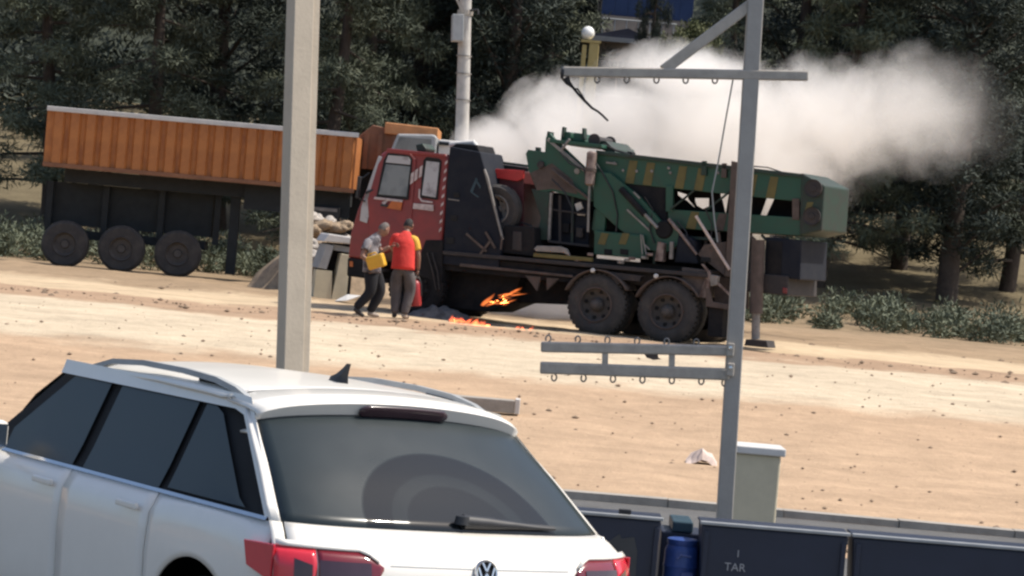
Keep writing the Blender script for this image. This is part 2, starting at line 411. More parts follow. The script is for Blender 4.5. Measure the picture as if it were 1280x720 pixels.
# ------------------------------------------------------------------ hill, trees, far houses
def leaves(cs, sizes, n_each, spread, droop=0.0, ln=0.30, wd=0.07, seed=0):
    """thin leaf sprays scattered round clump centres"""
    rg = np.random.default_rng(seed)
    V = []; 
    for c, s in zip(cs, sizes):
        n = n_each
        d = rg.normal(size=(n, 3)); d /= np.linalg.norm(d, axis=1)[:, None]
        r = s * rg.random(n) ** 0.45
        p = np.array(c) + d * r[:, None] * np.array([1, 1, spread])
        nr = d + rg.normal(size=(n, 3)) * 0.45 + np.array([0, 0, .35]); nr /= np.linalg.norm(nr, axis=1)[:, None]
        ax = np.cross(nr, rg.normal(size=(n, 3))) + d * .5 + np.array([0, 0, droop]); ax /= np.linalg.norm(ax, axis=1)[:, None]
        sd_ = np.cross(ax, nr); sd_ /= np.linalg.norm(sd_, axis=1)[:, None]
        L_ = ln * rg.uniform(0.6, 1.4, n)[:, None]; W_ = wd * rg.uniform(0.6, 1.4, n)[:, None]
        V.append(np.stack([p - sd_ * W_ * .3, p + ax * L_ * .5 - sd_ * W_, p + ax * L_, p + ax * L_ * .5 + sd_ * W_], axis=1))
    V = np.concatenate(V).reshape(-1, 3)
    k = len(V) // 4
    return V, np.arange(k * 4).reshape(k, 4)

def np_mesh(name, V, Fq, m):
    me = bpy.data.meshes.new(name)
    me.vertices.add(len(V)); me.vertices.foreach_set('co', V.astype(np.float32).ravel())
    k = len(Fq); me.loops.add(k * 4); me.loops.foreach_set('vertex_index', Fq.astype(np.int32).ravel())
    me.polygons.add(k); me.polygons.foreach_set('loop_start', np.arange(0, k * 4, 4, dtype=np.int32))
    me.update(); me.validate(); me.materials.append(m)
    return me

TREE = {}
def tree_kind(kind, seed, h, rad, m, ln, wd, n_each):
    rg = random.Random(seed); cs = []; sz = []; tk = MB(); path = []; rads = []
    lean = rg.uniform(-.3, .3)
    for i in range(9):
        t = i / 8; path.append((lean * t + .12 * math.sin(5 * t + seed), .1 * math.cos(4 * t + seed), h * .97 * t)); rads.append(.20 * (1 - t) ** .8 + .02)
    tk.tube(path, rads, 8)
    nb = 40
    for i in range(nb):
        t = (0.08 + 0.92 * (i / nb)) if kind != 'broad' else (.22 + .75 * i / nb)
        zt = h * t; a = i * 2.39996 + rg.uniform(-.4, .4)
        if kind == 'pine': L_ = rad * (1.0 - .72 * t) * rg.uniform(.65, 1.2)
        elif kind == 'cypress': L_ = rad * (0.55 + .45 * math.sin(math.pi * min(1, t * 1.1))) * rg.uniform(.6, 1.1)
        else: L_ = rad * math.sin(math.pi * min(.98, max(.1, t))) ** .6 * rg.uniform(.55, 1.15)
        b0 = Vector((lean * t, 0, zt)); up = {'pine': -.05, 'cypress': .8, 'broad': .35}[kind]
        d = Vector((math.cos(a), math.sin(a), up + rg.uniform(-.15, .15)))
        pts = [b0 + d * L_ * q + Vector((0, 0, -.12 * L_ * q * q if kind == 'pine' else 0)) for q in (0, .35, .7, 1)]
        tk.tube(pts, [.05, .035, .022, .008], 5)
        for q in (.45, .72, 1.0):
            c = b0 + d * L_ * q + Vector((rg.uniform(-.25, .25), rg.uniform(-.25, .25), rg.uniform(-.2, .2)))
            cs.append(c); sz.append(rg.uniform(.28, .62) * (1.15 if kind == 'broad' else 1))
    V, Fq = leaves(cs, sz, n_each, .55 if kind == 'pine' else .8, .25 if kind != 'pine' else -.1, ln, wd, seed)
    TREE[(kind, seed)] = (tk.mesh('trunk', 50), np_mesh('crown', V, Fq, m))
    TREE[(kind, seed)][0].materials.append(M['bark'])
for sd_ in (1, 2, 3): tree_kind('pine', sd_, 10.5, 2.9, M['leaf_a'] if sd_ != 2 else M['leaf_b'], .20, .016, 320)
for sd_ in (4, 5): tree_kind('cypress', sd_, 10.5, 1.7, M['leaf_b'], .18, .016, 300)
for sd_ in (6, 7): tree_kind('broad', sd_, 6.0, 2.4, M['leaf_c'] if sd_ == 6 else M['leaf_a'], .12, .034, 220)

def tree(name, px, d, kind, seed, sc, rz, label, cat='tree', group=None, py=None):
    p = CAM + ray(px, 284 + .0875 * (px - 640)) * d
    r_ = empty(name, (p.x, p.y, ground_z(p.x, p.y) - .1), rz, rot=(0, R(-2.5), rz))
    r_.scale = (sc[0], sc[0], sc[1])
    tm, cm = TREE[(kind, seed)]
    for nm, me in (('trunk', tm), ('crown', cm)):
        o = bpy.data.objects.new(nm, me); COL.objects.link(o); o.parent = r_
    return tag(r_, label, cat, group)
GT = 'trees behind the yard'
tree('pine_tree', 60, 74, 'pine', 1, (1, 1), .3, 'grey green pine standing leftmost of the row of trees', group=GT)
tree('pine_tree', 180, 72, 'pine', 3, (1.05, 1.0), 1.9, 'grey green pine second from the left behind the orange tipper', group=GT)
tree('cypress_tree', 275, 75, 'cypress', 4, (1.3, 1), .8, 'dark cypress just left of the cream steel post', group=GT)
tree('pine_tree', 400, 71, 'pine', 3, (1.0, 1.1), 4.1, 'sunlit grey green pine right beside the cream steel post', group=GT)
tree('pine_tree', 455, 75, 'pine', 1, (.9, 1.15), 5.0, 'grey green pine above the right end of the orange tipper', group=GT)
tree('cypress_tree', 515, 78, 'cypress', 5, (1.5, 1.1), 2.0, 'dark cypress left of the white utility pole', group=GT)
tree('pine_tree', 560, 82, 'pine', 2, (1.1, 1.15), 3.0, 'very dark pine right behind the white utility pole', group=GT)
tree('cypress_tree', 612, 76, 'cypress', 4, (1.35, 1.1), 4.4, 'dark cypress right of the white utility pole', group=GT)
tree('pine_tree', 668, 80, 'pine', 1, (1.0, 1.1), 1.2, 'grey green pine rising behind the left edge of the smoke', group=GT)
tree('cypress_tree', 690, 90, 'cypress', 5, (1.0, 1.15), 5.5, 'dark cypress left of the yellow lamp post', group=GT)
tree('pine_tree', 783, 76, 'pine', 2, (.26, 1.0), 2.6, 'slim dark pine in front of the slate roofed house', group=GT)
tree('broadleaf_tree', 838, 83, 'broad', 6, (.55, .95), 2.0, 'low yellow green tree under the blue building', group=GT)
tree('pine_tree', 905, 100, 'pine', 3, (.9, 1.0), .6, 'grey green pine behind the sloping brace of the steel rack', group=GT)
tree('broadleaf_tree', 890, 78, 'broad', 7, (.6, .60), .4, 'low grey green tree behind the smoke under the rack arm', group=GT)
tree('cypress_tree', 965, 78, 'cypress', 4, (1.3, 1.05), 3.3, 'dark cypress first to the right of the steel rack post', group=GT)
tree('pine_tree', 1030, 74, 'pine', 1, (1.0, 1.05), 2.2, 'grey green pine second to the right of the steel rack post', group=GT)
tree('pine_tree', 1120, 78, 'pine', 2, (1.15, 1.1), 1.0, 'dark pine third to the right of the steel rack post', group=GT)
tree('cypress_tree', 1195, 73, 'cypress', 5, (1.4, 1.05), .2, 'dark cypress second from the right edge', group=GT)
tree('pine_tree', 1265, 76, 'pine', 3, (1.05, 1.1), 3.9, 'grey green pine at the right edge', group=GT)
# the wood further up the slope: one mass
cs = []; sz = []
for i in range(520):
    d = RNG.uniform(108, 135); x = RNG.uniform(-27, 27)
    if 1.5 < x / d * 100 < 7.5: d = RNG.uniform(121, 135)
    z = ground_z(x, d) + RNG.uniform(.5, 12) 
    cs.append((x, d, z)); sz.append(RNG.uniform(.9, 1.8))
cs += [(x, RNG.uniform(84, 96), ground_z(x, 90) + RNG.uniform(.2, 2.6)) for x in RNG.uniform(-22, 20, 150) if not 1.6 < x < 6.5]; sz += [RNG.uniform(.7, 1.2) for _ in range(len(cs) - len(sz))]
V, Fq = leaves(cs, sz, 260, .8, .2, .34, .05, 77)
wood = bpy.data.objects.new('far_wood', np_mesh('far_wood', V, Fq, M['leaf_far'])); COL.objects.link(wood)
tag(wood, 'dark wood covering the slope behind everything', 'wood', kind='stuff')
cs = []; sz = []
for i in range(260):
    x = RNG.uniform(-16, 16); d = RNG.uniform(63.5, 70); s_ = RNG.uniform(.25, .6)
    cs.append((x, d, ground_z(x, d) + s_ * .45)); sz.append(s_)
V, Fq = leaves(cs, sz, 240, .8, .3, .16, .02, 31)
ug = bpy.data.objects.new('undergrowth', np_mesh('undergrowth', V, Fq, M['leaf_a'])); COL.objects.link(ug)
tag(ug, 'low dull green scrub growing at the foot of the trees', 'undergrowth', kind='stuff')
mb = MB(); rows = []
for y in (112, 125, 140, 160, 200):
    rows.append([(x, y, ground_z(0, 112) - .3 + (y - 112) * .75 + .8 * mnoise.noise(Vector((x * .1, y * .1, 3)))) for x in range(-120, 121, 8)])
mb.grid(rows)
M['hill'] = mat('scrubby_hillside', (0.050, 0.058, 0.040), 0.95, 0, 0.4, .3, 0.6, 2)
tag(mb.build('hill', M['hill'], smooth=60), kind='structure', label='scrub covered hillside behind the trees')

def house(px0, px1, py_top, py_eave, py_base, d, wall, roof, label, flat=False):
    a = P(px0, py_eave + .0875 * 0, d); b = P(px1, py_eave, d)
    w = (b - a).length; cx = (a.x + b.x) / 2
    zt = P((px0 + px1) / 2, py_top, d).z; ze = P((px0 + px1) / 2, py_eave, d).z
    zb = ground_z(cx, d) - .3
    t = empty('house', (cx, d, zb)); H = ze - zb
    MB().span((-w / 2, 0, 0), (w / 2, 5, H)).build('wall', wall, t)
    if flat:
        MB().span((-w / 2 - .15, -.15, H), (w / 2 + .15, 5.15, H + (zt - ze))).build('roof', roof, t)
    else:
        rf = MB().prism([(-w / 2 - .35, H), (w / 2 + .35, H), (w / 2 - .5, H + (zt - ze)), (-w / 2 + .9, H + (zt - ze))], -.35, 5.3).build('roof', roof, t)
        MB().span((-w / 2 - .35, -.42, H - .08), (w / 2 + .35, -.352, H + .05)).build('gutter', M['grey_panel'], rf)
    for k, fx in enumerate((-.25, .25)):
        wn = MB().span((w * fx - .32, -.06, H - 1.5), (w * fx + .32, -.003, H - .6)).build('window', M['dark_under'], t)
        MB().span((w * fx - .38, -.09, H - 1.58), (w * fx + .38, -.062, H - 1.505)).build('sill', M['white_dull'], wn)
    return tag(t, label, 'house')
house(743, 806, 36, 51, 84, 79, M['house_wall'], M['house_roof'], 'small plaster house with slate blue roof behind the lamp post')
bl = P(808, 22, 88)
t = empty('blue_building', (bl.x, 88, ground_z(bl.x, 88) - .3)); H = bl.z - t.location.z
for i in range(7):
    MB().span((-1.4 + i * .402, 0, H - .02), (-1.4 + i * .402 + .396, .12, H + 1.6)).build('wall_sheet', M['blue_wall'], t)
MB().span((-1.4, .13, 0), (1.42, 6, H + 1.65)).build('wall', M['house_wall'], t)
MB().span((-1.4, -.1, 0), (1.42, .125, H - .04)).build('base_wall', M['house_wall'], t)
rl = MB().tube([(-1.4, -1.0, H - .22), (.9, -1.0, H - .22)], .03, 6)
for k in range(7): rl.tube([(-1.35 + k * .36, -1.0, H - .75), (-1.35 + k * .36, -1.0, H - .22)], .02, 5)
rl.build('railing', M['grey_panel'], t)
MB().span((-1.45, -1.1, H - .86), (1.0, -.1, H - .76)).build('balcony_slab', M['grey_panel'], t)
tag(t, 'bright blue sheet clad building high behind the trees', 'building')
# yellow lamp post with white globe
lp = P(737, 82, 74); lt = P(737, 54, 74); gz = ground_z(lp.x, 74)
t = empty('lamp_post', (lp.x, 74, gz)); hh = lt.z - gz
MB().span((-.06, -.12, 0), (.20, .12, hh)).build('column', M['yellow_post'], t, bevel=.02)
MB().span((-.24, -.10, 0), (-.12, .10, hh - .06)).build('column', M['yellow_post'], t, bevel=.02)
MB().span((-.28, -.14, hh), (.24, .14, hh + .07)).build('cap', M['yellow_post'], t)
MB().lathe([(0.001, .0), (.09, .02), (.16, .09), (.18, .18), (.15, .28), (.08, .34), (.001, .36)], 16, 'z', (-.12, 0, hh + .071)).build('globe', M['globe'], t, smooth=60)
tag(t, 'yellow twin column lamp post with white globe', 'lamp post')

# ------------------------------------------------------------------ utility pole
pt, pb = P(583.5, -60, 60), P(577, 185, 60)
dirn = (pt - pb).normalized()
gp = pb - dirn * ((pb.z - ground_z(pb.x, 60) + .3) / dirn.z)
t = empty('utility_pole', gp)
Lp = (pt - gp)
MB().tube([(0, 0, 0), Lp * .5, Lp], [.17, .145, .12], 16).build('shaft', M['concrete_pole'], t, smooth=50)
def onp(py): return P(577 + (185 - py) / 245 * 6.5, py, 60) - gp
b0 = onp(37)
q = dirn.to_track_quat('Z', 'Y').to_matrix()
bx = MB().box(b0 + Vector((-.15, -.26, 0)), (.36, .24, .56), q @ Matrix.Rotation(R(25), 3, 'Z')).build('meter_box', M['grey_panel'], t, bevel=.015)
MB().box(b0 + Vector((-.13, -.385, .14)), (.05, .02, .05), q @ Matrix.Rotation(R(25), 3, 'Z')).build('lock', M['black_plastic'], bx)
c0 = onp(16)
MB().lathe([(.15, -.05), (.165, -.05), (.165, .05), (.15, .05)], 16, 'z', c0).build('clamp_band', M['steel'], t)
MB().bar(c0 + Vector((-.05, -.16, 0)), c0 + Vector((-.32, -.18, .46)), .045, .045).build('brace', M['steel'], t)
MB().tube([c0 + Vector((.1, -.1, .05)), c0 + Vector((.26, -.12, .08)), c0 + Vector((.28, -.12, -.02))], .03, 6).build('insulator_hook', M['black_plastic'], t)
for py in (70, 92, 125): MB().lathe([(.158, -.012), (.166, -.012), (.166, .012), (.158, .012)], 16, 'z', onp(py)).build('strap', M['grey_metal'], t)
tag(t, 'pale concrete utility pole carrying a grey meter box', 'utility pole')

# ------------------------------------------------------------------ orange tipper trailer behind, and white lorry
TD = 60.0
ta, tb = P(60, 132, TD), P(447, 168, TD)
Lt = tb.x - ta.x; zt = tb.z; zb_ = P(440, 236, TD).z; gz = ground_z(0, TD)
t = empty('tipper_trailer', (tb.x, TD, gz)); zt -= gz; zb_ -= gz
MB().span((-Lt, .06, zb_), (0, 2.4, zt - .05)).build('body', M['orange'], t)
MB().span((-Lt, -.05, zt - .07), (.03, .058, zt + .03)).build('top_rail', M['white_dull'], t, bevel=.01)
MB().span((-Lt, -.04, zb_ - .09), (.03, .058, zb_ - .001)).build('bottom_rail', M['orange_brown'], t, bevel=.01)
rib = MB().add([(-.13, .06, 0), (-.085, -.02, 0), (.085, -.02, 0), (.13, .06, 0), (-.13, .06, 1), (-.085, -.02, 1), (.085, -.02, 1), (.13, .06, 1)],
               [(0, 1, 5, 4), (1, 2, 6, 5), (2, 3, 7, 6)]).mesh('rib'); rib.materials.append(M['orange'])
n = int(Lt / .34)
for i in range(n):
    o = bpy.data.objects.new('rib', rib); COL.objects.link(o); o.parent = t
    o.location = (-.17 - i * .34, 0, zb_ + .002); o.scale = (1, 1, zt - zb_ - .075)
MB().span((-Lt + .4, .5, zb_ - .38), (-.1, 1.9, zb_ - .092)).build('chassis', M['dark_under'], t)
MB().span((-2.3, .35, zb_ - .62), (-.05, .45, zb_ - .093)).build('under_body_sheet', M['dark_under'], t)  # plain dark sheet covering the space under the body
MB().span((-6.5, .85, .62), (-3.1, 1.5, .80)).build('axle_beam', M['dark_under'], t)
for k_ in range(4): MB().span((-6.55 + k_ * 1.2, .8, .75), (-6.42 + k_ * 1.2, .9, zb_ - .385)).build('spring_hanger', M['dark_under'], t)
MB().span((-6.6, .95, .9), (-3.0, 1.4, zb_ - .385)).build('axle_frame', M['dark_under'], t)
MB().span((-1.05, .25, zb_ - .72), (-.25, .48, zb_ - .42)).build('side_locker', M['black_plastic'], t, bevel=.02)
MB().span((-1.0, .22, zb_ - .52), (-.3, .245, zb_ - .45)).build('side_guard', M['grey_metal'], t)
MB().span((-2.6, .62, .15), (-2.4, .80, zb_ - .385)).build('landing_leg', M['dark_under'], t)
wm = MB().lathe([(.25, 0), (.27, .02), (.44, .02), (.5, .07), (.5, .25), (.44, .3), (.2, .3)], 24)
wme = wm.mesh('wheel', 40); wme.materials.append(M['rubber'])
for i, x in enumerate((-3.6, -4.8, -6.0)):
    w_ = bpy.data.objects.new('wheel', wme); COL.objects.link(w_); w_.parent = t; w_.location = (x, .22, .5)
    MB().lathe([(.001, .06), (.08, .06), (.1, .1), (.2, .1), (.26, .03)], 20).build('rim', M['rim'], w_, smooth=40)
tag(t, 'orange ribbed tipper trailer parked behind the left steel post', 'trailer')
# dull orange dump truck body next to it
a = P(447, 193, 62); zt1 = P(500, 158, 62).z - gz; zt0 = P(449, 163, 62).z - gz
t = empty('dump_truck', (a.x, 62, gz))
Ld = P(548, 165, 62).x - a.x
zl = P(500, 215, 62).z - gz
MB().prism([(0, zl), (Ld * .52, zl), (Ld * .52, zt1 - .1), (.28, zt1 - .02), (0, zt0 - .12)], 0, 2.3).build('body', M['orange_brown'], t, bevel=.02)
MB().prism([(.55, zt1 - .19), (Ld, zt1 - .21), (Ld, zt1 + .03), (.55, zt1 + .06)], -.12, 2.4).build('canopy_shield', M['orange_pale'], t, bevel=.02)
for i in range(3): MB().span((.12 + i * .3, -.06, zl), (.22 + i * .3, -.002, zt1 - .2)).build('rib', M['orange_brown'], t)
MB().span((-.1, .3, .45), (Ld * 1.3, 2.0, zl - .004)).build('chassis', M['dark_under'], t)
for x in (.4, 1.7):
    w_ = bpy.data.objects.new('wheel', wme); COL.objects.link(w_); w_.parent = t; w_.location = (x, .0, .5)
tag(t, 'dull orange dump truck body behind the red cab', 'truck')
# white lorry
a = P(489, 190, 59.2); t = empty('white_lorry', (a.x, 59.2, gz)); s = F / 59.2
zz = lambda px, py: P(px, py, 59.2).z - gz
xx = lambda px: (px - 489) / s
MB().prism([(0, .6), (xx(545), .6), (xx(545), zz(545, 172)), (xx(541), zz(541, 168)), (xx(495), zz(495, 167)), (xx(489), zz(489, 186))], 0, 2.2).build('cab', M['grey_panel'], t, bevel=.04)
MB().prism([(xx(493), zz(493, 187)), (xx(538), zz(538, 190)), (xx(538), zz(538, 174)), (xx(498), zz(498, 171))], -.012, -.004).build('window', M['reflection_tinted_glass'], t)
MB().span((xx(547), .1, .8), (xx(600), 2.3, zz(572, 176))).build('box_body', M['white_dull'], t, bevel=.03)
MB().span((xx(547), .04, zz(572, 183)), (xx(560), .098, zz(572, 179))).build('marker_panel', M['dark_under'], t)
MB().span((xx(500), .3, .3), (xx(600), 2.0, .58)).build('chassis', M['dark_under'], t)
w_ = bpy.data.objects.new('wheel', wme); COL.objects.link(w_); w_.parent = t; w_.location = (xx(510), -.01, .5)
tag(t, 'white lorry half hidden behind the red cab roof', 'lorry')

# ------------------------------------------------------------------ dumped things left of the red truck
def sack_mesh(seed):
    bm = bmesh.new(); bmesh.ops.create_icosphere(bm, subdivisions=3, radius=1)
    for v in bm.verts:
        n_ = mnoise.noise(v.co * 1.6 + Vector((seed, 0, 0))); v.co *= 1 + .45 * n_ + .08 * mnoise.noise(v.co * 5 + Vector((0, seed, 0)))
        v.co.z *= .55
        if v.co.z < -.35: v.co.z = -.35
    me = bpy.data.meshes.new('sack'); bm.to_mesh(me); bm.free()
    me.polygons.foreach_set('use_smooth', [True] * len(me.polygons)); return me
sk = [sack_mesh(1.3), sack_mesh(7.7)]; sk[0].materials.append(M['sack']); sk[1].materials.append(M['sack_brown'])
for i, (px, py, d, k, s_) in enumerate([(388, 272, 57, 0, .26), (396, 274, 57.2, 0, .22), (411, 276, 57.4, 0, .2), (403, 284, 56.8, 1, .3), (418, 286, 56.9, 1, .28), (389, 290, 56.6, 1, .3), (430, 284, 57, 1, .27), (388, 306, 56.2, 0, .28), (398, 308, 56.3, 1, .3), (392, 322, 55.8, 0, .3), (405, 324, 56.2, 1, .33), (425, 322, 56.4, 1, .32), (415, 304, 56.8, 1, .34), (432, 303, 57, 0, .3)]):
    p = P(px, py, d); o = bpy.data.objects.new('sack', sk[k]); COL.objects.link(o)
    s_ *= .72; o.location = p; o.scale = (s_, s_, s_ * 1.15); o.rotation_euler = (random.uniform(-.4, .4), random.uniform(-.4, .4), random.uniform(0, 6))
    tag(o, ('dirty white' if k == 0 else 'dusty brown') + ' sack heaped under the orange tipper trailer', 'sack', ('white' if k == 0 else 'brown') + ' sacks in the rubbish heap')
# heap they lie on
hp = P(408, 318, 56.9); mb = MB(); rows = []
for i in range(15):
    row = []
    for k in range(19):
        u, v = (k - 9) / 9, (i - 7) / 7; r2 = u * u + v * v
        row.append((hp.x + u * 1.6, hp.y + .6 + v * 1.1, gz - .06 + max(0, 1 - r2) ** .7 * (1.05 + .45 * mnoise.noise(Vector((u * 3, v * 3, 2)))) ))
    rows.append(row)
mb.grid(rows)
tag(mb.build('rubbish_heap', M['sack_brown'], smooth=50), 'brown heap of rubble and rubbish under the orange trailer', 'rubbish heap')
# scrapped white cabinet / car shell
d = 54.5; p0 = P(417, 344, d); s = F / d; gz2 = ground_z(p0.x, d)
t = empty('scrap_cabinet', (p0.x, d, gz2), R(14))
X = lambda px: (px - 417) / s
Z = lambda px, py: P(px, py, d).z - gz2
MB().prism([(X(396), Z(396, 301)), (X(440), Z(440, 305)), (X(440), Z(440, 297)), (X(402), Z(402, 291))], -.35, .5).build('top_panel', M['white_dull'], t, bevel=.02)
MB().prism([(X(393), Z(393, 334)), (X(404), Z(404, 336)), (X(411), Z(411, 306)), (X(401), Z(401, 304))], -.30, .45).build('side_panel', M['grey_panel'], t, bevel=.01)
MB().prism([(X(412), -.05), (X(431), -.05), (X(432), Z(432, 318)), (X(420), Z(420, 316))], -.34, -.02).build('door', M['cream'], t, bevel=.01)
MB().prism([(X(392), -.05), (X(440), -.05), (X(440), Z(440, 306)), (X(404), Z(404, 303))], .02, .48).build('carcass', M['soot'], t)
MB().prism([(X(412), Z(412, 312)), (X(436), Z(436, 316)), (X(436), Z(436, 309)), (X(412), Z(412, 305))], -.2, .0).build('drawer', M['grey_panel'], t)
MB().prism([(X(390), -.05), (X(413), -.05), (X(411), Z(411, 338)), (X(391), Z(391, 336))], -.32, .0).build('base_panel', M['cream'], t)
tag(t, 'broken white and cream cabinet dumped left of the red truck', 'cabinet')
p0 = P(436, 346, 52.5); o = MB()
o.add([(-.22, 0, .02), (.0, -.1, .05), (.25, .05, .16), (.2, .25, .12), (-.15, .22, .07), (0, .1, .16)], [(0, 1, 5), (1, 2, 5), (2, 3, 5), (3, 4, 5), (4, 0, 5)])
o = o.build('plastic_sheet', M['white_dull'], thick=.01); o.location = (p0.x, p0.y, ground_z(p0.x, p0.y) + .02); tag(o, 'crumpled white plastic scrap by the front of the truck', 'plastic scrap')

# ------------------------------------------------------------------ the truck
O = G(747, 418.5)
YAW = R(24)
tt = Vector((-math.cos(YAW), math.sin(YAW), 0)); nn = Vector((-math.sin(YAW), -math.cos(YAW), 0))
truck = empty('drilling_truck', O, math.atan2(tt.y, tt.x))
tag(truck, 'red cab truck carrying a green drilling rig with fire underneath', 'truck')
def T(px, py, y=0.0):
    """picture position -> (x forward, z up) on the plane y in the truck's own frame"""
    d = ray(px, py); k = (O + nn * y - CAM).dot(nn) / d.dot(nn)
    p = CAM + d * k - O
    return (p.dot(tt), p.z)
def T3(px, py, y): x, z = T(px, py, y); return Vector((x, y, z))
def plate(name, pts, y0, y1, m, parent=truck, bevel=.008, off=0):
    return MB().prism([T(a, b, y0) for a, b in pts], y0, y1).build(name, m, parent, bevel=bevel)

# --- wheels
def truck_wheel(x, y, tilt=0, dual=False, z=.5):
    rr = .52; tm, rmm = (M['rubber'], M['rim']) if dual else (M['soot'], M['soot'])
    w_ = MB().lathe([(.30, -.02), (.34, -.005), (.44, .0), (.49, -.03), (rr, -.06), (rr, -.25), (.49, -.29), (.44, -.31), (.30, -.30)], 36)
    for k in range(36):     # tread blocks
        a = k * math.pi / 18
        for yy, o_ in ((-.11, 0), (-.20, .087)):
            w_.box(((rr + .006) * math.cos(a + o_), yy, (rr + .006) * math.sin(a + o_)), (.03, .075, .055), Matrix.Rotation(-(a + o_), 3, 'Y'))
    w_ = w_.build('wheel', tm, truck, smooth=35)
    w_.location = (x, y, z)
    rm = MB().lathe([(.305, -.02), (.29, -.012), (.275, -.03), (.265, -.10), (.20, -.135 if dual else -.06), (.12, -.13 if dual else -.04), (.11, -.05 if dual else .0), (.085, -.02 if dual else .02), (.001, -.015 if dual else .025)], 32).build('rim', rmm, w_, smooth=40)
    MB().lathe([(.302, -.006), (.285, .004), (.272, -.012)], 32).build('rim_flange', M['rust'] if dual else rmm, rm, smooth=40)
    for k in range(8):
        a = k * math.pi / 4 + .2
        yy = -.112 if dual else -.045
        MB().lathe([(.001, yy + .01), (.033, yy + .008), (.036, yy - .03)], 10, 'y', (.222 * math.cos(a), 0, .222 * math.sin(a))).build('hand_hole', M['gap'], w_)
    if dual: MB().lathe([(.001, .03), (.05, .028), (.075, .01), (.085, -.04), (.09, -.12)], 18).build('hub', rmm, w_, smooth=40)
    if dual:
        w2 = MB().lathe([(.30, -.33), (.44, -.33), (.49, -.35), (rr, -.38), (rr, -.57), (.49, -.61), (.30, -.62)], 36).build('inner_tyre', M['rubber'], w_, smooth=35)
    return w_
xa1 = T(740, 418, 0)[0]; xa2 = T(828.5, 427, 0)[0]; xf2 = T(594, 400, 0)[0]; xf1 = T(514, 396, 0)[0]
for x, du in ((xa1, True), (xa2, True), (xf1, False)):
    truck_wheel(x, -.02, dual=du)
    w_ = truck_wheel(x, -2.42, dual=du); w_.rotation_euler = (0, 0, math.pi)
for x in (xa1, xa2, xf1):
    MB().tube([(x, -.35, .5), (x, -2.1, .5)], .09, 10).build('axle', M['chassis'], truck, smooth=40)
for x in (xa1, xa2): MB().lathe([(.001, -.3), (.2, -.25), (.26, 0), (.2, .25), (.001, .3)], 14, 'y', (x, -1.25, .52)).build('differential', M['chassis'], truck, smooth=40)

# --- chassis rails and skirt
for y in (-.75, -1.75):
    MB().prism([T(552, 322, y), T(905, 356, y), T(905, 338, y), T(552, 304, y)], y, y - .09).build('chassis_rail', M['chassis'], truck)
plate('side_beam', [(548, 337), (742, 356), (742, 338), (553, 317)], -.12, -.30, M['soot'], bevel=.01)
plate('side_beam', [(742, 350), (880, 366), (884, 342), (742, 332)], -.30, -.42, M['chassis'], bevel=.01)
plate('beam_flange', [(574, 333), (716, 347), (716, 344), (575, 329)], -.05, -.118, M['rust'])
plate('deck_plate', [(553, 318), (884, 347), (884, 342), (553, 313)], -.02, -2.3, M['chassis'])
for (a, b, c_) in (((656, 344), (676, 346), (671, 364)), ((683, 347), (699, 348), (683, 363))):
    plate('support_bracket', [a, b, c_], -.10, -.16, M['rust'])
plate('burnt_guard', [(524, 384), (560, 392), (560, 330), (530, 322)], -.55, -.62, M['soot'])
plate('stowage_box', [(550, 384), (610, 390), (640, 378), (652, 346), (556, 336)], -.45, -1.5, M['soot'], bevel=.02)
plate('fuel_tank', [(636, 378), (712, 381), (712, 350), (637, 345)], -.70, -1.25, M['soot'], bevel=.05)
# mudguards
def arc_guard(cx, cy_px, name, lamp):
    mb = MB(); rows = []
    for y in (.02, -.50):
        rows.append([(cx + .62 * math.cos(a), y, .5 + .60 * math.sin(a)) for a in np.linspace(R(20), R(150), 16)])
    mb.grid(rows)
    g_ = mb.build(name, M['rust'], truck, smooth=40, thick=.02)
    c_ = T3(*lamp, .03)
    MB().lathe([(.001, .05), (.03, .045), (.04, .02), (.04, 0)], 12, 'y', (c_.x, .02, c_.z)).build('marker_lamp', M['white_dull'], g_, smooth=50)
arc_guard(xa1 - .02, 0, 'mudguard', (741, 338)); arc_guard(xa2 - .02, 0, 'mudguard', (820, 345))
plate('skirt', [(778, 350), (800, 352), (801, 346), (806, 345), (742, 337), (762, 344), (772, 357)], -.05, -.12, M['chassis'])

# --- cab
cy0, cy1 = -.04, -2.40
cab = MB()
side = [(552, 296), (555, 270), (560, 197), (556, 192), (484, 185), (474, 192), (462, 222), (446, 262), (437, 292), (434, 322), (462, 326), (478, 318), (492, 312), (520, 314), (536, 326), (551, 330)]
pts = [T(a, b, cy0) for a, b in side]
n = len(pts)
rings = []
for y, ins in ((cy0 - .10, .0), (cy0, .0), ):
    pass
def cabring(y, tumble):
    out = []
    for (x, z) in pts:
        k = max(0, (z - 1.9)) * tumble
        out.append((x, y - k if y > -1 else y + k, z))
    return out
cx_, cz_ = sum(p[0] for p in pts) / n, sum(p[1] for p in pts) / n
def inset(r_, a, y):
    return [(cx_ + (x - cx_) * a, y + (yy - (cy0 if y > -1 else cy1)), cz_ + (z - cz_) * a) for x, yy, z in r_]
A0 = cabring(cy0, .06); B0 = cabring(cy1, .06)
cab.grid([inset(A0, .965, cy0 + .0), [(x, y - .05, z) for x, y, z in A0], [(x, y + .05, z) for x, y, z in B0], inset(B0, .965, cy1)], close=True)
cab.f.append(tuple(range(n))); cab.f.append(tuple(3 * n + k for k in reversed(range(n))))
cabo = cab.build('cab', M['cab_red'], truck, bevel=.02)
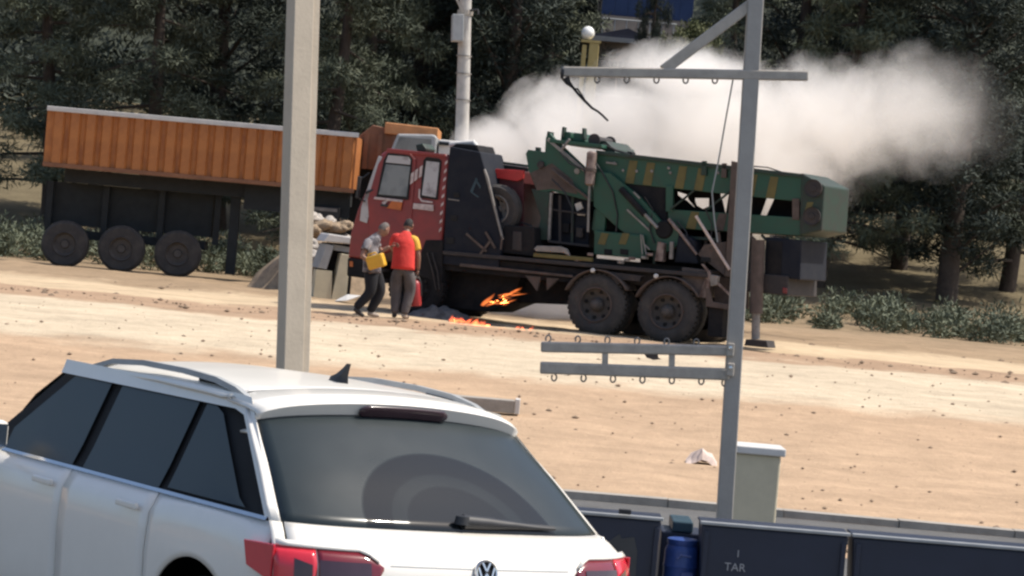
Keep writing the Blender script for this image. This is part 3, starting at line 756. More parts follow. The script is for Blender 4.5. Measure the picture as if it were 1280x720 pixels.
def cabp(name, poly, m, dy, th=.012, parent=cabo, bevel=.006):
    """panel laid on the side of the cab, following its slight inward lean"""
    mb = MB(); q = [T(a, b, cy0) for a, b in poly]; m_ = len(q)
    vs = [(x, cy0 + dy - max(0, z - 1.9) * .06, z) for x, z in q] + [(x, cy0 + dy - th - max(0, z - 1.9) * .06, z) for x, z in q]
    mb.add(vs, [tuple(range(m_)), tuple(reversed(range(m_, 2 * m_)))] + [(i, i + m_, (i + 1) % m_ + m_, (i + 1) % m_) for i in range(m_)])
    return mb.build(name, m, parent, bevel=bevel)
# door skin, window frames, panes
door = cabp('door', [(464, 306), (512, 312), (519, 200), (512, 192), (482, 189), (472, 205), (460, 250)], M['cab_red'], .022, .02, truck)
fr = cabp('window_frame', [(471, 246), (511, 250), (515, 199), (511, 194), (484, 191), (479, 200)], M['gap'], .030, .01, door)
cabp('pane', [(474, 243), (509, 246), (512.5, 208), (482, 205)], M['reflection_tinted_glass'], .036, .006, door)
cabp('wind_deflector', [(482, 203), (512.8, 206), (513, 200), (510, 196), (485, 194)], M['pale_glass'], .046, .008, door)
cabp('window_ledge', [(468, 249), (504, 253), (504, 250), (469, 246)], M['pale_mark'], .040, .02, door)
cabp('door_handle', [(477, 258), (486, 259), (486, 256), (477, 255)], M['black_plastic'], .05, .028, door)
cabp('sticker', [(484, 260), (502, 263), (504, 251), (491, 251)], M['orange_mark'], .031, .006, door)
cabp('sticker', [(478, 253), (484, 250), (486, 251), (481, 257)], M['pale_mark'], .0335, .006, door)
rf = cabp('rear_window_frame', [(525, 247), (547, 250), (551, 202), (548, 198), (532, 196), (528, 200)], M['gap'], .014, .01)
cabp('rear_pane', [(527.5, 244), (545, 247), (548.5, 203), (532, 201)], M['pale_glass'], .022, .008)
for k in range(3):
    cabp('stripe', [(512.5 + k * 5, 231 - k * 4), (516.5 + k * 5, 228 - k * 4), (517.5 + k * 5, 214 - k * 4), (513.5 + k * 5, 217 - k * 4)], M['pale_mark'], .028 if k < 2 else .012, .006, truck)
cabp('pinstripe', [(523, 236), (525, 236), (525, 246), (528, 250), (541, 252), (541, 254), (527, 252.5), (523, 247)], M['pale_mark'], .012, .008)
cabp('lettering_band', [(516, 261), (542, 264), (542, 256), (517, 254)], M['pale_mark'], .012, .008)
for k in range(9):
    y_ = 202 + k * 10.5; x_ = 556.5 - k * .75
    cabp('reflector_dash', [(x_ - 1.8, y_ + 4.5), (x_ + 1.6, y_ + 1.5), (x_ + 1.8, y_ - 2.5), (x_ - 1.4, y_ + .5)], M['pale_mark'], .012, .008)
# wrap-round windscreen: side strip
cabp('windscreen', [(450, 276), (459, 279), (470, 238), (476.5, 196), (472, 194.5), (463, 222), (452, 258)], M['pale_glass'], .014, .012)
cabp('windscreen_wiper', [(457, 240), (466, 236), (467, 238), (458, 243)], M['black_plastic'], .03, .01)
mir = plate('mirror', [(444, 247), (447, 248), (450, 221), (447, 220)], .14, .06, M['black_plastic'])
MB().tube([T3(448, 226, .08), T3(462, 216, -.03)], .014, 6).build('mirror_arm', M['black_plastic'], mir)
MB().tube([T3(446, 246, .08), T3(456, 252, -.03)], .014, 6).build('mirror_arm', M['black_plastic'], mir)
plate('roof_hatch', [(521, 189), (531, 190), (533, 186), (528, 179), (519, 181)], -.6, -1.0, M['green_dark'], bevel=.02)
plate('roof_rail', [(482, 189), (556, 196), (556, 192.5), (484, 185.5)], .015, -.04, M['cab_red'], bevel=.01)
plate('bumper', [(433, 345), (456, 348), (458, 325), (434, 322)], -.02, -2.4, M['soot'], bevel=.03)
MB().prism([T(437, 333, .0), T(441, 333.5, .0), T(441, 327, .0), T(437, 326.5, .0)], .004, -.016).build('turn_lamp', M['orange_mark'], truck)
plate('step', [(462, 352), (480, 354), (480, 349), (462, 347)], -.02, -.35, M['chassis'])
plate('step', [(462, 338), (478, 340), (478, 336), (462, 334)], -.02, -.35, M['chassis'])
plate('wheel_arch', [(520, 345), (552, 352), (553, 300), (532, 300), (526, 316)], -.02, -.5, M['soot'])
for k in range(2): MB().tube([T3(534 + k * 6, 316, .02), T3(541 + k * 6, 340, .03), T3(545 + k * 4, 362, .01)], .012, 6).build('hose', M['chassis'], truck)

# --- navy box behind the cab, with scuffs
plate('air_stack', [(553, 330), (622, 338), (628, 300), (607, 215), (600, 190), (562, 183), (558, 230)], -.06, -1.0, M['navy_soot'], bevel=.02)
plate('stack_cap', [(562, 185), (600, 192), (596, 181), (570, 179)], -.20, -.9, M['soot'], bevel=.02)
plate('stack_edge', [(604, 212), (608, 226), (617, 262), (627, 300), (629, 299), (619, 260), (610, 222), (606, 211)], -.01, -.055, M['grey_metal'])
for q_, m_ in ((([(588, 238), (595, 222), (597, 224), (591, 240)]), 'teal_print'), (([(594, 222), (601, 233), (600, 236), (594, 226)]), 'teal_print'), (([(588, 238), (599, 246), (597, 247), (588, 240)]), 'teal_print'), (([(560, 248), (574, 250), (574, 251.5), (560, 249.5)]), 'grey_metal')):
    plate('scuff_mark', q_, -.052, -.059, M[m_])
for q_ in ([(567, 240), (574, 241), (574, 247), (567, 246)], [(563, 268), (572, 269), (571, 276), (563, 275)], [(558, 296), (568, 297), (567, 305), (558, 304)]):
    plate('vent_slot', q_, -.045, -.059, M['gap'])
for a, b in (((583, 292), (608, 314)), ((607, 290), (619, 310)), ((600, 318), (614, 300)), ((628, 295), (626, 312))):
    MB().bar(T3(*a, -.03), T3(*b, -.03), .02, .04).build('brace', M['rust'], truck)
plate('side_locker', [(628, 316), (668, 321), (668, 284), (630, 281)], -.15, -1.6, M['soot'], bevel=.02)
plate('locker_edge', [(640, 312), (652, 314), (652, 290), (641, 289)], -.13, -.148, M['chassis'])
MB().tube([T3(563, 181, -.4), T3(592, 178, -.4), T3(600, 190, -.4)], .05, 10).build('intake_pipe', M['white_dull'], truck, smooth=50)
# --- spare wheel, red housing, boom end
red = plate('engine_housing', [(603, 283), (654, 288), (655, 214), (603, 213)], -.55, -1.9, M['maroon'], bevel=.02)
plate('housing_top', [(606, 220), (646, 226.5), (654, 223), (655, 213), (620, 211)], -.50, -.548, M['bright_red'], red)
c_ = T3(618, 262, -.2)
sp = MB().lathe([(.26, -.02), (.31, .0), (.39, .01), (.44, -.05), (.44, -.2), (.38, -.27), (.26, -.25)], 32).build('spare_wheel', M['rubber'], truck, smooth=35); sp.location = (c_.x, -.2, c_.z)
MB().lathe([(.262, -.02), (.25, -.005), (.20, -.04), (.17, -.12), (.09, -.13), (.08, -.06), (.001, -.05)], 28).build('rim', M['grey_metal'], sp, smooth=40)
hb = MB()
for k in range(6): hb.lathe([(.001, -.07), (.026, -.075), (.026, -.12)], 10, 'y', (.19 * math.cos(k * 1.047), 0, .19 * math.sin(k * 1.047)))
hb.build('hand_hole', M['gap'], sp)
plate('boom_tip', [(603, 213), (660, 221), (660, 206), (606, 199)], -.95, -1.25, M['green_dark'])
plate('boom_tip_edge', [(606, 203.5), (660, 210.5), (660, 209), (606, 202)], -.93, -.948, M['grey_metal'])
c_ = T3(607, 199, -.9); MB().lathe([(.001, .09), (.10, .09), (.10, .07), (.07, .06), (.07, -.06), (.10, -.07), (.10, -.12), (.001, -.12)], 16, 'y', c_).build('boom_sheave', M['soot'], truck, smooth=40)
MB().bar(T3(599, 194, -.9), T3(607, 206, -.9), .05, .10).build('sheave_bracket', M['soot'], truck)

# --- green rig
plate('head_plate', [(657, 192), (660, 187), (681, 190), (682, 172), (687, 166), (692, 172), (738, 216), (741, 252), (720, 247), (690, 239), (672, 241), (661, 214)], -.42, -.50, M['green'])
plate('head_plate', [(664, 236), (687, 240), (684, 300), (670, 300), (676, 272)], -.42, -.50, M['green_dark'])
plate('camouflage_patch', [(663, 216), (690, 204), (715, 224), (722, 243), (690, 236), (671, 238)], -.412, -.418, M['rust'])
plate('far_head_plate', [(657, 192), (660, 187), (681, 190), (682, 172), (738, 216), (741, 252), (690, 239), (672, 241), (661, 214)], -1.75, -1.83, M['green_dark'])
plate('cross_box', [(664, 212), (680, 208), (684, 232), (672, 236)], -.52, -1.74, M['green_dark'])
MB().bar(T3(685, 174, -.38), T3(738, 219, -.38), .05, .05).build('diagonal_pipe', M['grey_metal'], truck)
MB().tube([T3(702, 187, -.36), T3(712, 174, -.36)], .025, 6).build('stay', M['grey_metal'], truck)
MB().tube([T3(690, 212, -.36), T3(738, 250, -.36)], .025, 6).build('stay', M['rust'], truck)
plate('platform', [(686, 178), (752, 185), (752, 180.5), (687, 173.5)], -.35, -1.85, M['green'])
for q_ in ([(700, 175), (714, 176.5), (713, 165), (703, 164)], [(716, 176.5), (732, 178), (729, 167), (717, 165.5)]):
    plate('seat_box', q_, -.6, -1.2, M['green'], bevel=.02)
for q_ in ([(701, 172), (704, 172), (705, 158.5), (702.5, 158.5)], [(727, 174), (730.5, 174), (730, 160), (727.5, 160)], [(669, 190), (673, 190), (673, 184), (669, 184)], [(682, 176), (689, 176), (689, 165), (684, 164)]):
    plate('lug', q_, -.55, -.68, M['green_dark'])
plate('winch_frame', [(744, 184), (770, 194), (767, 186), (757, 176), (748, 176)], -.6, -1.6, M['green_dark'])
c_ = T3(748, 176, -.7)
MB().lathe([(.001, .2), (.11, .2), (.11, .17), (.075, .16), (.075, -.5), (.11, -.51), (.11, -.54), (.001, -.54)], 18, 'y', c_).build('winch_drum', M['chassis'], truck, smooth=40)
MB().tube([T3(754, 180, -.6), T3(770, 188, -.6), T3(787, 193, -.6)], .02, 6).build('winch_rope', M['chassis'], truck)
plate('rope_guide', [(783, 196), (791, 197), (790, 190), (784, 189)], -.6, -.75, M['soot'])
# exhaust silencer
a, b = T3(740, 189, -.28), T3(737, 232, -.28)
MB().tube([a, a + (b - a) * .05, a + (b - a) * .95, b], [.05, .085, .085, .05], 16).build('silencer', M['pink_metal'], truck, smooth=40)
mid = a + (b - a) * .55; MB().lathe([(.088, -.03), (.1, -.03), (.1, .03), (.088, .03)], 16, 'z', mid).build('silencer_band', M['rust'], truck)
MB().tube([b, T3(736, 252, -.28), T3(735, 290, -.28)], .022, 8).build('silencer_pipe', M['grey_metal'], truck)
# dark operator bay under the head
plate('operator_bay', [(686, 304), (736, 310), (736, 246), (688, 240)], -.60, -1.6, M['navy_soot'], bevel=.02)
plate('bay_frame', [(684, 300), (687, 300), (690, 241), (687, 241)], -.40, -.46, M['grey_metal'])
plate('bay_frame', [(684, 303), (736, 309), (736, 306), (684, 300)], -.40, -.46, M['chassis'])
for q_ in ([(718, 255), (726, 252), (729, 260), (721, 264)], [(720, 266), (731, 267), (731, 269.5), (722, 269)], [(746, 251), (749, 251), (749, 257), (746, 257)]):
    plate('gauge_panel', q_, -.56, -.60, M['white_dull'])
# mast: long box boom lying along the truck towards the rear
MEND = 1005
def lin(x, x0, y0, x1, y1): return y0 + (y1 - y0) * (x - x0) / (x1 - x0)
top = lambda x: lin(x, 748, 190, 922, 210)
b1 = lambda x: lin(x, 748, 226, 922, 244)
b2 = lambda x: lin(x, 748, 256, 922, 267)
b3 = lambda x: lin(x, 748, 280, 922, 290)
for y in (-.45, -1.65):
    plate('mast_top_beam', [(745, b1(745)), (MEND, b1(MEND)), (MEND, top(MEND)), (745, top(745))], y, y - .08, M['green'])
    plate('mast_bottom_beam', [(835, b3(835)), (MEND, b3(MEND)), (MEND, b2(MEND)), (835, b2(835))], y, y - .08, M['green'] if y > -1 else M['green_dark'])
    for x in (832, 916, 990):
        plate('mast_post', [(x, b2(x) + 3), (x + 9, b2(x) + 4), (x + 9, b1(x) - 3), (x, b1(x) - 3)], y + .02, y - .06, M['green'] if x < 900 else M['rust'])
plate('mast_cover', [(745, top(745) + 3), (MEND, top(MEND) + 3), (MEND, top(MEND) - 2), (745, top(745) - 2)], -.40, -1.78, M['green_dark'])
plate('mast_floor', [(835, b3(835)), (MEND, b3(MEND)), (MEND, b3(MEND) - 3), (835, b3(835) - 3)], -.54, -1.64, M['green_dark'])
# inner web with openings (light shows through between the lacing plates)
def web(poly): plate('lacing_plate', [(x, b1(x) + q * (b2(x) - b1(x))) for x, q in poly], -1.05, -1.10, M['soot'])
for poly in ([(836, 1), (848, 1), (846, -.05), (836, -.05)], [(848, 1), (868, 1), (868, .85), (858, .52), (852, .42), (847, .30)], [(860, .45), (868, .8), (868, -.05), (860, -.05)], [(868, 1), (886, 1), (886, .72), (878, .88), (870, .72), (868, .5)], [(846, .12), (861, .25), (861, -.05), (846, -.05)],
             [(886, 1), (900, 1), (900, -.05), (886, -.05)], [(868, .36), (886, .30), (886, -.05), (868, -.05)], [(900, 1), (906, 1), (902, .3), (900, .3)], [(907, 1), (916, 1), (916, -.05), (911, -.05)], [(925, 1), (950, 1), (958, -.05), (930, -.05)], [(958, 1), (992, 1), (992, -.05), (968, -.05)]): web(poly)
plate('deck_back', [(628, 328), (745, 336), (745, 298), (628, 290)], -1.2, -1.25, M['soot'])
plate('lower_bay_back', [(800, 335), (912, 345), (912, 286), (800, 276)], -1.25, -1.30, M['soot'])
for x in (784, 806, 846, 870, 934, 960):
    plate('camouflage_stripe', [(x - 3, b1(x) - 1), (x + 8, b1(x)), (x + 13, top(x) + 7), (x + 3, top(x) + 6)], -.442, -.448, M['olive'])
for x in (861, 896):
    plate('camouflage_stripe', [(x - 4, b3(x) - 1), (x + 8, b3(x)), (x + 13, b2(x) + 2), (x + 3, b2(x) + 1)], -.442, -.448, M['olive'] if x < 880 else M['rust'])
for x, y in ((768, 204), (779, 213), (796, 214), (815, 214), (836, 210), (838, 216), (898, 216)):
    c_ = T3(x, y, -.44); MB().lathe([(.001, .02), (.025, .015), (.028, 0)], 8, 'y', c_).build('bolt', M['grey_metal'], truck)
MB().bar(T3(758, 203, -.42), T3(771, 205, -.42), .03, .03).build('lifting_eye', M['grey_metal'], truck)
for x in (880, 905): plate('mast_clamp', [(x - 4, top(x) + 14), (x + 3, top(x) + 14), (x + 3, top(x) - 4), (x - 3, top(x) - 4)], -.40, -.44, M['green_dark'] if x < 900 else M['rust'])
# raising arm
plate('raising_arm', [(741, 214), (762, 216), (800, 246), (826, 276), (848, 288), (852, 304), (832, 316), (806, 312), (770, 283), (742, 258)], -.34, -.43, M['green'])
plate('raising_arm', [(741, 214), (762, 216), (800, 246), (826, 276), (848, 288), (852, 304), (832, 316), (770, 283), (742, 258)], -1.68, -1.76, M['green_dark'])
plate('arm_panel', [(765, 222), (834, 230), (834, 285), (822, 276), (800, 250)], -.47, -.52, M['soot'])
for a, b in (((778, 240), (797, 258)), ((792, 240), (800, 248)), ((784, 262), (812, 288))): MB().bar(T3(*a, -.33), T3(*b, -.33), .03, .03).build('hydraulic_line', M['grey_metal'], truck)
c_ = T3(803, 270, -.42); MB().lathe([(.001, .05), (.16, .05), (.17, .02), (.17, -.05)], 20, 'y', c_).build('turntable', M['chassis'], truck, smooth=40)
plate('lattice_post', [(742, 292), (755, 293), (758, 256), (746, 246)], -.36, -.44, M['green'])
plate('bay_back', [(755, 296), (835, 304), (835, 250), (757, 240)], -1.0, -1.05, M['navy_soot'])
plate('engine_block', [(745, 288), (800, 292), (800, 262), (747, 255)], -.70, -1.5, M['soot'], bevel=.03)
plate('tool_box', [(742, 318), (805, 324), (806, 294), (743, 288)], -.28, -.9, M['green'], bevel=.015)
for x in (750, 776): plate('camouflage_stripe', [(x - 3, 305), (x + 6, 306), (x + 11, 292), (x + 2, 291)], -.272, -.279, M['olive'])
for x in (755, 775): plate('box_latch', [(x, 318), (x + 10, 319), (x + 10, 312), (x, 311)], -.265, -.279, M['soot'])
rg2 = random.Random(21)
for a, b, w_, m_ in (((760, 232), (830, 244), .05, 'green'), ((757, 250), (775, 232), .05, 'green'), ((775, 252), (757, 236), .04, 'green_dark'), ((812, 240), (834, 262), .04, 'green'), ((834, 240), (814, 270), .035, 'chassis'), ((838, 262), (868, 238), .03, 'green_dark'), ((884, 262), (912, 240), .03, 'green_dark'),
                     ((690, 262), (736, 268), .03, 'chassis'), ((700, 244), (700, 303), .03, 'chassis'), ((716, 246), (715, 305), .025, 'green_dark'), ((745, 262), (742, 288), .05, 'green'), ((852, 296), (900, 300), .05, 'green_dark'), ((855, 312), (903, 318), .04, 'chassis'), ((884, 286), (880, 330), .05, 'rust'), ((760, 262), (795, 290), .04, 'green_dark'),
                     ((672, 300), (690, 270), .035, 'green_dark'), ((655, 292), (690, 296), .05, 'chassis'), ((640, 288), (672, 292), .04, 'soot'), ((898, 290), (905, 340), .05, 'rust'), ((820, 292), (818, 330), .05, 'green_dark')):
    y_ = rg2.uniform(-.62, -.36); MB().bar(T3(*a, y_), T3(*b, y_), .05, w_).build('strut', M[m_], truck, bevel=.006)
for pts_ in ([(742, 200), (752, 214), (766, 240), (772, 268), (770, 290)], [(700, 190), (712, 204), (730, 212), (738, 236)], [(806, 246), (816, 262), (812, 286), (818, 304)], [(846, 276), (858, 290), (862, 312)], [(640, 286), (652, 278), (664, 282), (668, 300)], [(882, 262), (890, 280), (888, 310), (896, 336)], [(690, 224), (706, 240), (716, 262), (714, 290)]):
    y_ = rg2.uniform(-.34, -.30); MB().tube([T3(a, b, y_ + .03 * math.sin(a)) for a, b in pts_], .014, 6).build('hydraulic_hose', M['black_plastic'], truck, smooth=60)
for (x, y, w_, h_, m_) in ((752, 270, 8, 9, 'grey_metal'), (764, 276, 9, 7, 'soot'), (784, 282, 8, 8, 'green_dark'), (826, 250, 6, 14, 'green'), (846, 306, 8, 10, 'rust'), (858, 322, 10, 8, 'chassis'), (896, 322, 9, 12, 'rust'), (706, 284, 10, 12, 'soot'), (724, 290, 8, 12, 'chassis'), (664, 300, 10, 14, 'soot'), (648, 304, 9, 12, 'chassis')):
    y_ = rg2.uniform(-.58, -.40); plate('fitting_box', [(x - w_ / 2, y + h_ / 2), (x + w_ / 2, y + h_ / 2 + 1), (x + w_ / 2, y - h_ / 2 + 1), (x - w_ / 2, y - h_ / 2)], y_, y_ - .15, M[m_])
c_ = T3(722, 214, -.44); MB().lathe([(.001, .04), (.05, .035), (.06, 0)], 14, 'y', c_).build('pivot_pin', M['grey_metal'], truck, smooth=40)
c_ = T3(676, 206, -.40); MB().lathe([(.001, .04), (.06, .035), (.07, 0)], 14, 'y', c_).build('pivot_pin', M['chassis'], truck, smooth=40)
MB().tube([T3(776, 236, -.30), T3(806, 268, -.30)], .055, 12).build('ram_cylinder', M['soot'], truck, smooth=40)
MB().tube([T3(806, 268, -.30), T3(822, 285, -.30)], .03, 10).build('ram_rod', M['grey_metal'], truck, smooth=40)
# wrench-like grey bar and bits on the deck
plate('deck_tool', [(667, 311), (670, 314), (704, 316), (712, 320), (708, 311), (700, 308), (671, 307)], -.05, -.12, M['grey_metal'])
plate('deck_rail', [(666, 321), (740, 327), (740, 322), (667, 316)], -.04, -.10, M['olive'])
for k, (px, py) in enumerate(((718, 322), (722, 325), (784, 325), (790, 323), (776, 328), (738, 318), (806, 322), (812, 318))):
    c_ = T3(px, py, -.1); MB().box(c_, (.09, .1, .05), Matrix.Rotation(k, 3, 'Z')).build('loose_fitting', M['pink_metal'] if k % 2 else M['grey_metal'], truck, bevel=.01)
# control levers
for k, (a, b) in enumerate((((803, 318), (801, 293)), ((808, 319), (803, 294)), ((812, 312), (806, 306)))):
    MB().tube([T3(*a, -.2), T3(*b, -.2)], .012, 6).build('lever', M['grey_metal'], truck)
plate('valve_block', [(818, 326), (828, 327), (830, 304), (822, 302)], -.22, -.4, M['pink_metal'], bevel=.01)
plate('valve_block', [(836, 324), (840, 324), (841, 302), (837, 302)], -.22, -.3, M['grey_metal'], bevel=.01)
plate('rear_cylinder_housing', [(842, 328), (872, 330), (868, 300), (848, 290)], -.3, -.7, M['navy_soot'], bevel=.03)
c_ = T3(831, 287, -.36); MB().lathe([(.001, .06), (.13, .06), (.16, .02), (.16, -.2)], 20, 'y', c_).build('pivot_drum', M['soot'], truck, smooth=40)
MB().tube([T3(836, 274, -.3), T3(845, 285, -.26), T3(848, 288, -.26), T3(871, 318, -.28)], [.03, .035, .03, .025], 8).build('hydraulic_hose', M['pink_metal'], truck, smooth=50)
MB().tube([T3(870, 270, -.2), T3(890, 302, -.2), T3(912, 337, -.2)], .026, 8).build('pole', M['paper'], truck, smooth=50)
# rear end: jack housings, brackets
plate('rear_post', [(906, 345), (918, 347), (922, 203), (914, 201)], -.22, -.50, M['rust'], bevel=.01)
plate('rear_post', [(922, 347), (932, 348), (936, 206), (926, 205)], -1.3, -1.6, M['soot'], bevel=.01)
plate('rear_block', [(852, 356), (880, 372), (884, 338), (852, 334)], -.10, -.9, M['rust'], bevel=.02)
plate('gusset', [(872, 318), (906, 345), (908, 302), (880, 306)], -.30, -.36, M['rust'])
plate('gusset_slot', [(876, 327), (888, 328), (888, 322), (876, 321)], -.285, -.299, M['gap'])
plate('rear_flange', [(877, 371), (881, 372), (884, 340), (876, 330), (879, 330), (888, 341), (885, 372)], -.05, -.099, M['pink_metal'])
plate('tow_frame', [(882, 383), (930, 390), (930, 384), (890, 377), (886, 360), (882, 360)], -.04, -.10, M['rust'])
plate('tow_panel', [(892, 345), (935, 350), (935, 386), (893, 378)], -.5, -.56, M['rust'])
MB().bar(T3(888, 345, -.1), T3(916, 372, -.1), .035, .035).build('tie_rod', M['pink_metal'], truck)
plate('tie_clevis', [(886, 343), (898, 345), (896, 356), (888, 358)], -.06, -.16, M['grey_metal'])
# hydraulic jack at the rear
MB().tube([T3(948, 300, -.25), T3(945, 392, -.25)], .11, 14).build('jack_leg', M['rust'], truck, smooth=40)
MB().tube([T3(945, 391, -.25), T3(944.5, 424, -.25)], .07, 14).build('jack_ram', M['grey_metal'], truck, smooth=40)
plate('jack_foot', [(930, 432), (960, 435), (958, 426), (932, 424)], -.05, -.45, M['chassis'])
plate('rear_beam', [(915, 362), (985, 370), (985, 345), (915, 338)], -.35, -1.9, M['chassis'], bevel=.02)
plate('rear_cabinet', [(955, 345), (1000, 350), (1002, 300), (957, 296)], -.4, -1.8, M['navy_soot'], bevel=.02)
plate('tail_lamp', [(978, 366), (984, 367), (984, 360), (978, 359)], -.33, -.349, M['lamp_red'])
plate('mud_flap', [(884, 420), (902, 422), (904, 386), (886, 384)], -.1, -.6, M['soot'])
plate('crown_block', [(MEND - 6, b3(MEND)), (MEND + 22, b3(MEND) - 6), (MEND + 26, top(MEND) + 12), (MEND - 4, top(MEND) - 4)], -.40, -1.78, M['green_dark'], bevel=.03)
for k, (px, py) in enumerate(((MEND + 12, top(MEND) + 16), (MEND + 10, b2(MEND) - 2))):
    c_ = T3(px, py, -.38); MB().lathe([(.001, .03), (.05, .03), (.06, .012), (.13, .012), (.15, .03), (.15, -.01), (.001, -.015)], 20, 'y', c_).build('crown_sheave', M['chassis'], truck, smooth=40)
plate('crown_stripe', [(MEND - 2, b2(MEND)), (MEND + 5, b2(MEND)), (MEND + 12, b1(MEND)), (MEND + 4, b1(MEND))], -.392, -.398, M['olive'])
for k in range(4): MB().bar(T3(936 + k * 16, b3(936 + k * 16) + 2, -.5), T3(944 + k * 14, 300, -.5), .04, .04).build('strut', M['green_dark' if k % 2 else 'rust'], truck)
MB().tube([T3(MEND + 10, top(MEND) + 8, -.6), T3(960, top(960) - 5, -.6), T3(920, top(920) - 4, -.6)], .012, 6).build('hoist_rope', M['chassis'], truck, smooth=60)
plate('cabinet_door', [(958, 343), (976, 345), (978, 302), (960, 300)], -.385, -.399, M['soot'])
# ------------------------------------------------------------------ fire, ash
def fire_mat(name, c, k):
    m = bpy.data.materials.new(name); m.use_nodes = True; t = m.node_tree; t.nodes.remove(t.nodes['Principled BSDF'])
    e_ = t.nodes.new('ShaderNodeEmission'); e_.inputs[0].default_value = (*c, 1); e_.inputs[1].default_value = k
    t.links.new(e_.outputs[0], t.nodes['Material Output'].inputs['Volume']); return m
M['flame'] = fire_mat('flame', (1.0, 0.22, 0.05), 16)
M['flame_low'] = fire_mat('ember_flame', (1.0, 0.15, 0.045), 17)
def flame(mb, base, L_, w, lean, rg):
    """a twisting tongue of flame with a pointed tip"""
    rows = []; ph = rg.uniform(0, 6)
    for i in range(7):
        t_ = i / 6; r_ = w * (math.sin(math.pi * min(1, .22 + t_ * .78)) ** .9) * (1 - .3 * t_) + .002
        c_ = base + Vector((lean.x * L_ * t_ + .05 * L_ * math.sin(ph + 5 * t_), lean.y * L_ * t_ + .05 * math.cos(ph + 4 * t_), lean.z * L_ * t_))
        rows.append([c_ + Vector((r_ * math.cos(k * 1.047), r_ * .6 * math.sin(k * 1.047), r_ * .25 * math.sin(k * 1.047 + ph))) for k in range(6)])
    o_ = len(mb.v); mb.grid(rows, close=True)
    mb.f.append(tuple(o_ + k for k in range(6))); mb.f.append(tuple(o_ + 36 + k for k in reversed(range(6))))
rg = random.Random(5)
d_ = 47.6
def fire(name, spots, Lr, wr, lean, m, label, n=5, core=True):
    p0 = P(*spots[0]); mb = MB(); cm = MB()
    for px, py, d in spots:
        for q_ in range(n):
            b_ = P(px + rg.uniform(-6, 6), py + rg.uniform(-2.5, 2.5), d + rg.uniform(-.2, .2)) - p0
            ln_ = rg.uniform(*Lr) * rg.random() ** .5; w_ = rg.uniform(*wr) * (.5 + ln_ / Lr[1]); dr = Vector((lean[0] + rg.uniform(-.6, .6), rg.uniform(-.2, .2), lean[1] + rg.uniform(-.2, .3))).normalized()
            flame(mb, b_, ln_, w_, dr, rg)
    o = mb.build(name, m, smooth=80); o.location = p0; tag(o, label, 'fire')
    return o
fire('flames', [(602, 381, 47.7), (610, 379, 47.7), (620, 377, 47.65), (629, 371, 47.6), (636, 368, 47.6), (633, 376, 47.6), (625, 380, 47.6), (640, 365, 47.6)], (.10, .36), (.012, .038), (1.0, .30), M['flame'], 'orange flames licking from under the truck chassis', 4)
fire('ground_fire', [(566, 402, 47.5), (573, 403, 47.5), (580, 405, 47.4), (587, 406, 47.4), (594, 407, 47.4), (601, 407.5, 47.4)], (.06, .17), (.025, .05), (.5, .5), M['flame_low'], 'red orange fire burning on the ground under the truck', 8, False)
fire('ground_fire', [(650, 412, 47.4), (657, 413, 47.4), (664, 414, 47.4)], (.03, .10), (.015, .035), (.4, .5), M['flame_low'], 'small flame on the ground before the rear wheels', 5, False)
def mound(name, px, py, rx, ry, h, m, label, cat, sd):
    c_ = G(px, py); mb = MB(); rows = []
    for i in range(13):
        row = []
        for k in range(21):
            u, v = (k - 10) / 10, (i - 6) / 6; r2 = min(1, u * u + v * v)
            row.append((u * rx, v * ry, -.03 + (1 - r2) ** .8 * h * (1 + .7 * mnoise.noise(Vector((u * 3 + sd, v * 3, 1)))) ))
        rows.append(row)
    mb.grid(rows); o = mb.build(name, m, smooth=60); o.location = c_; return tag(o, label, cat)
mound('ash_heap', 548, 398, .62, .45, .22, M['ash'], 'grey powder heap beside the men under the truck', 'ash heap', 3)
mound('ash_heap', 668, 412, 1.1, .35, .05, M['soot'], 'thin black scorched debris along the ground behind the fire', 'debris', 8)
mound('ash_heap', 597, 405, .75, .4, .06, M['soot'], 'black burnt debris beneath the ground fire', 'debris', 5)

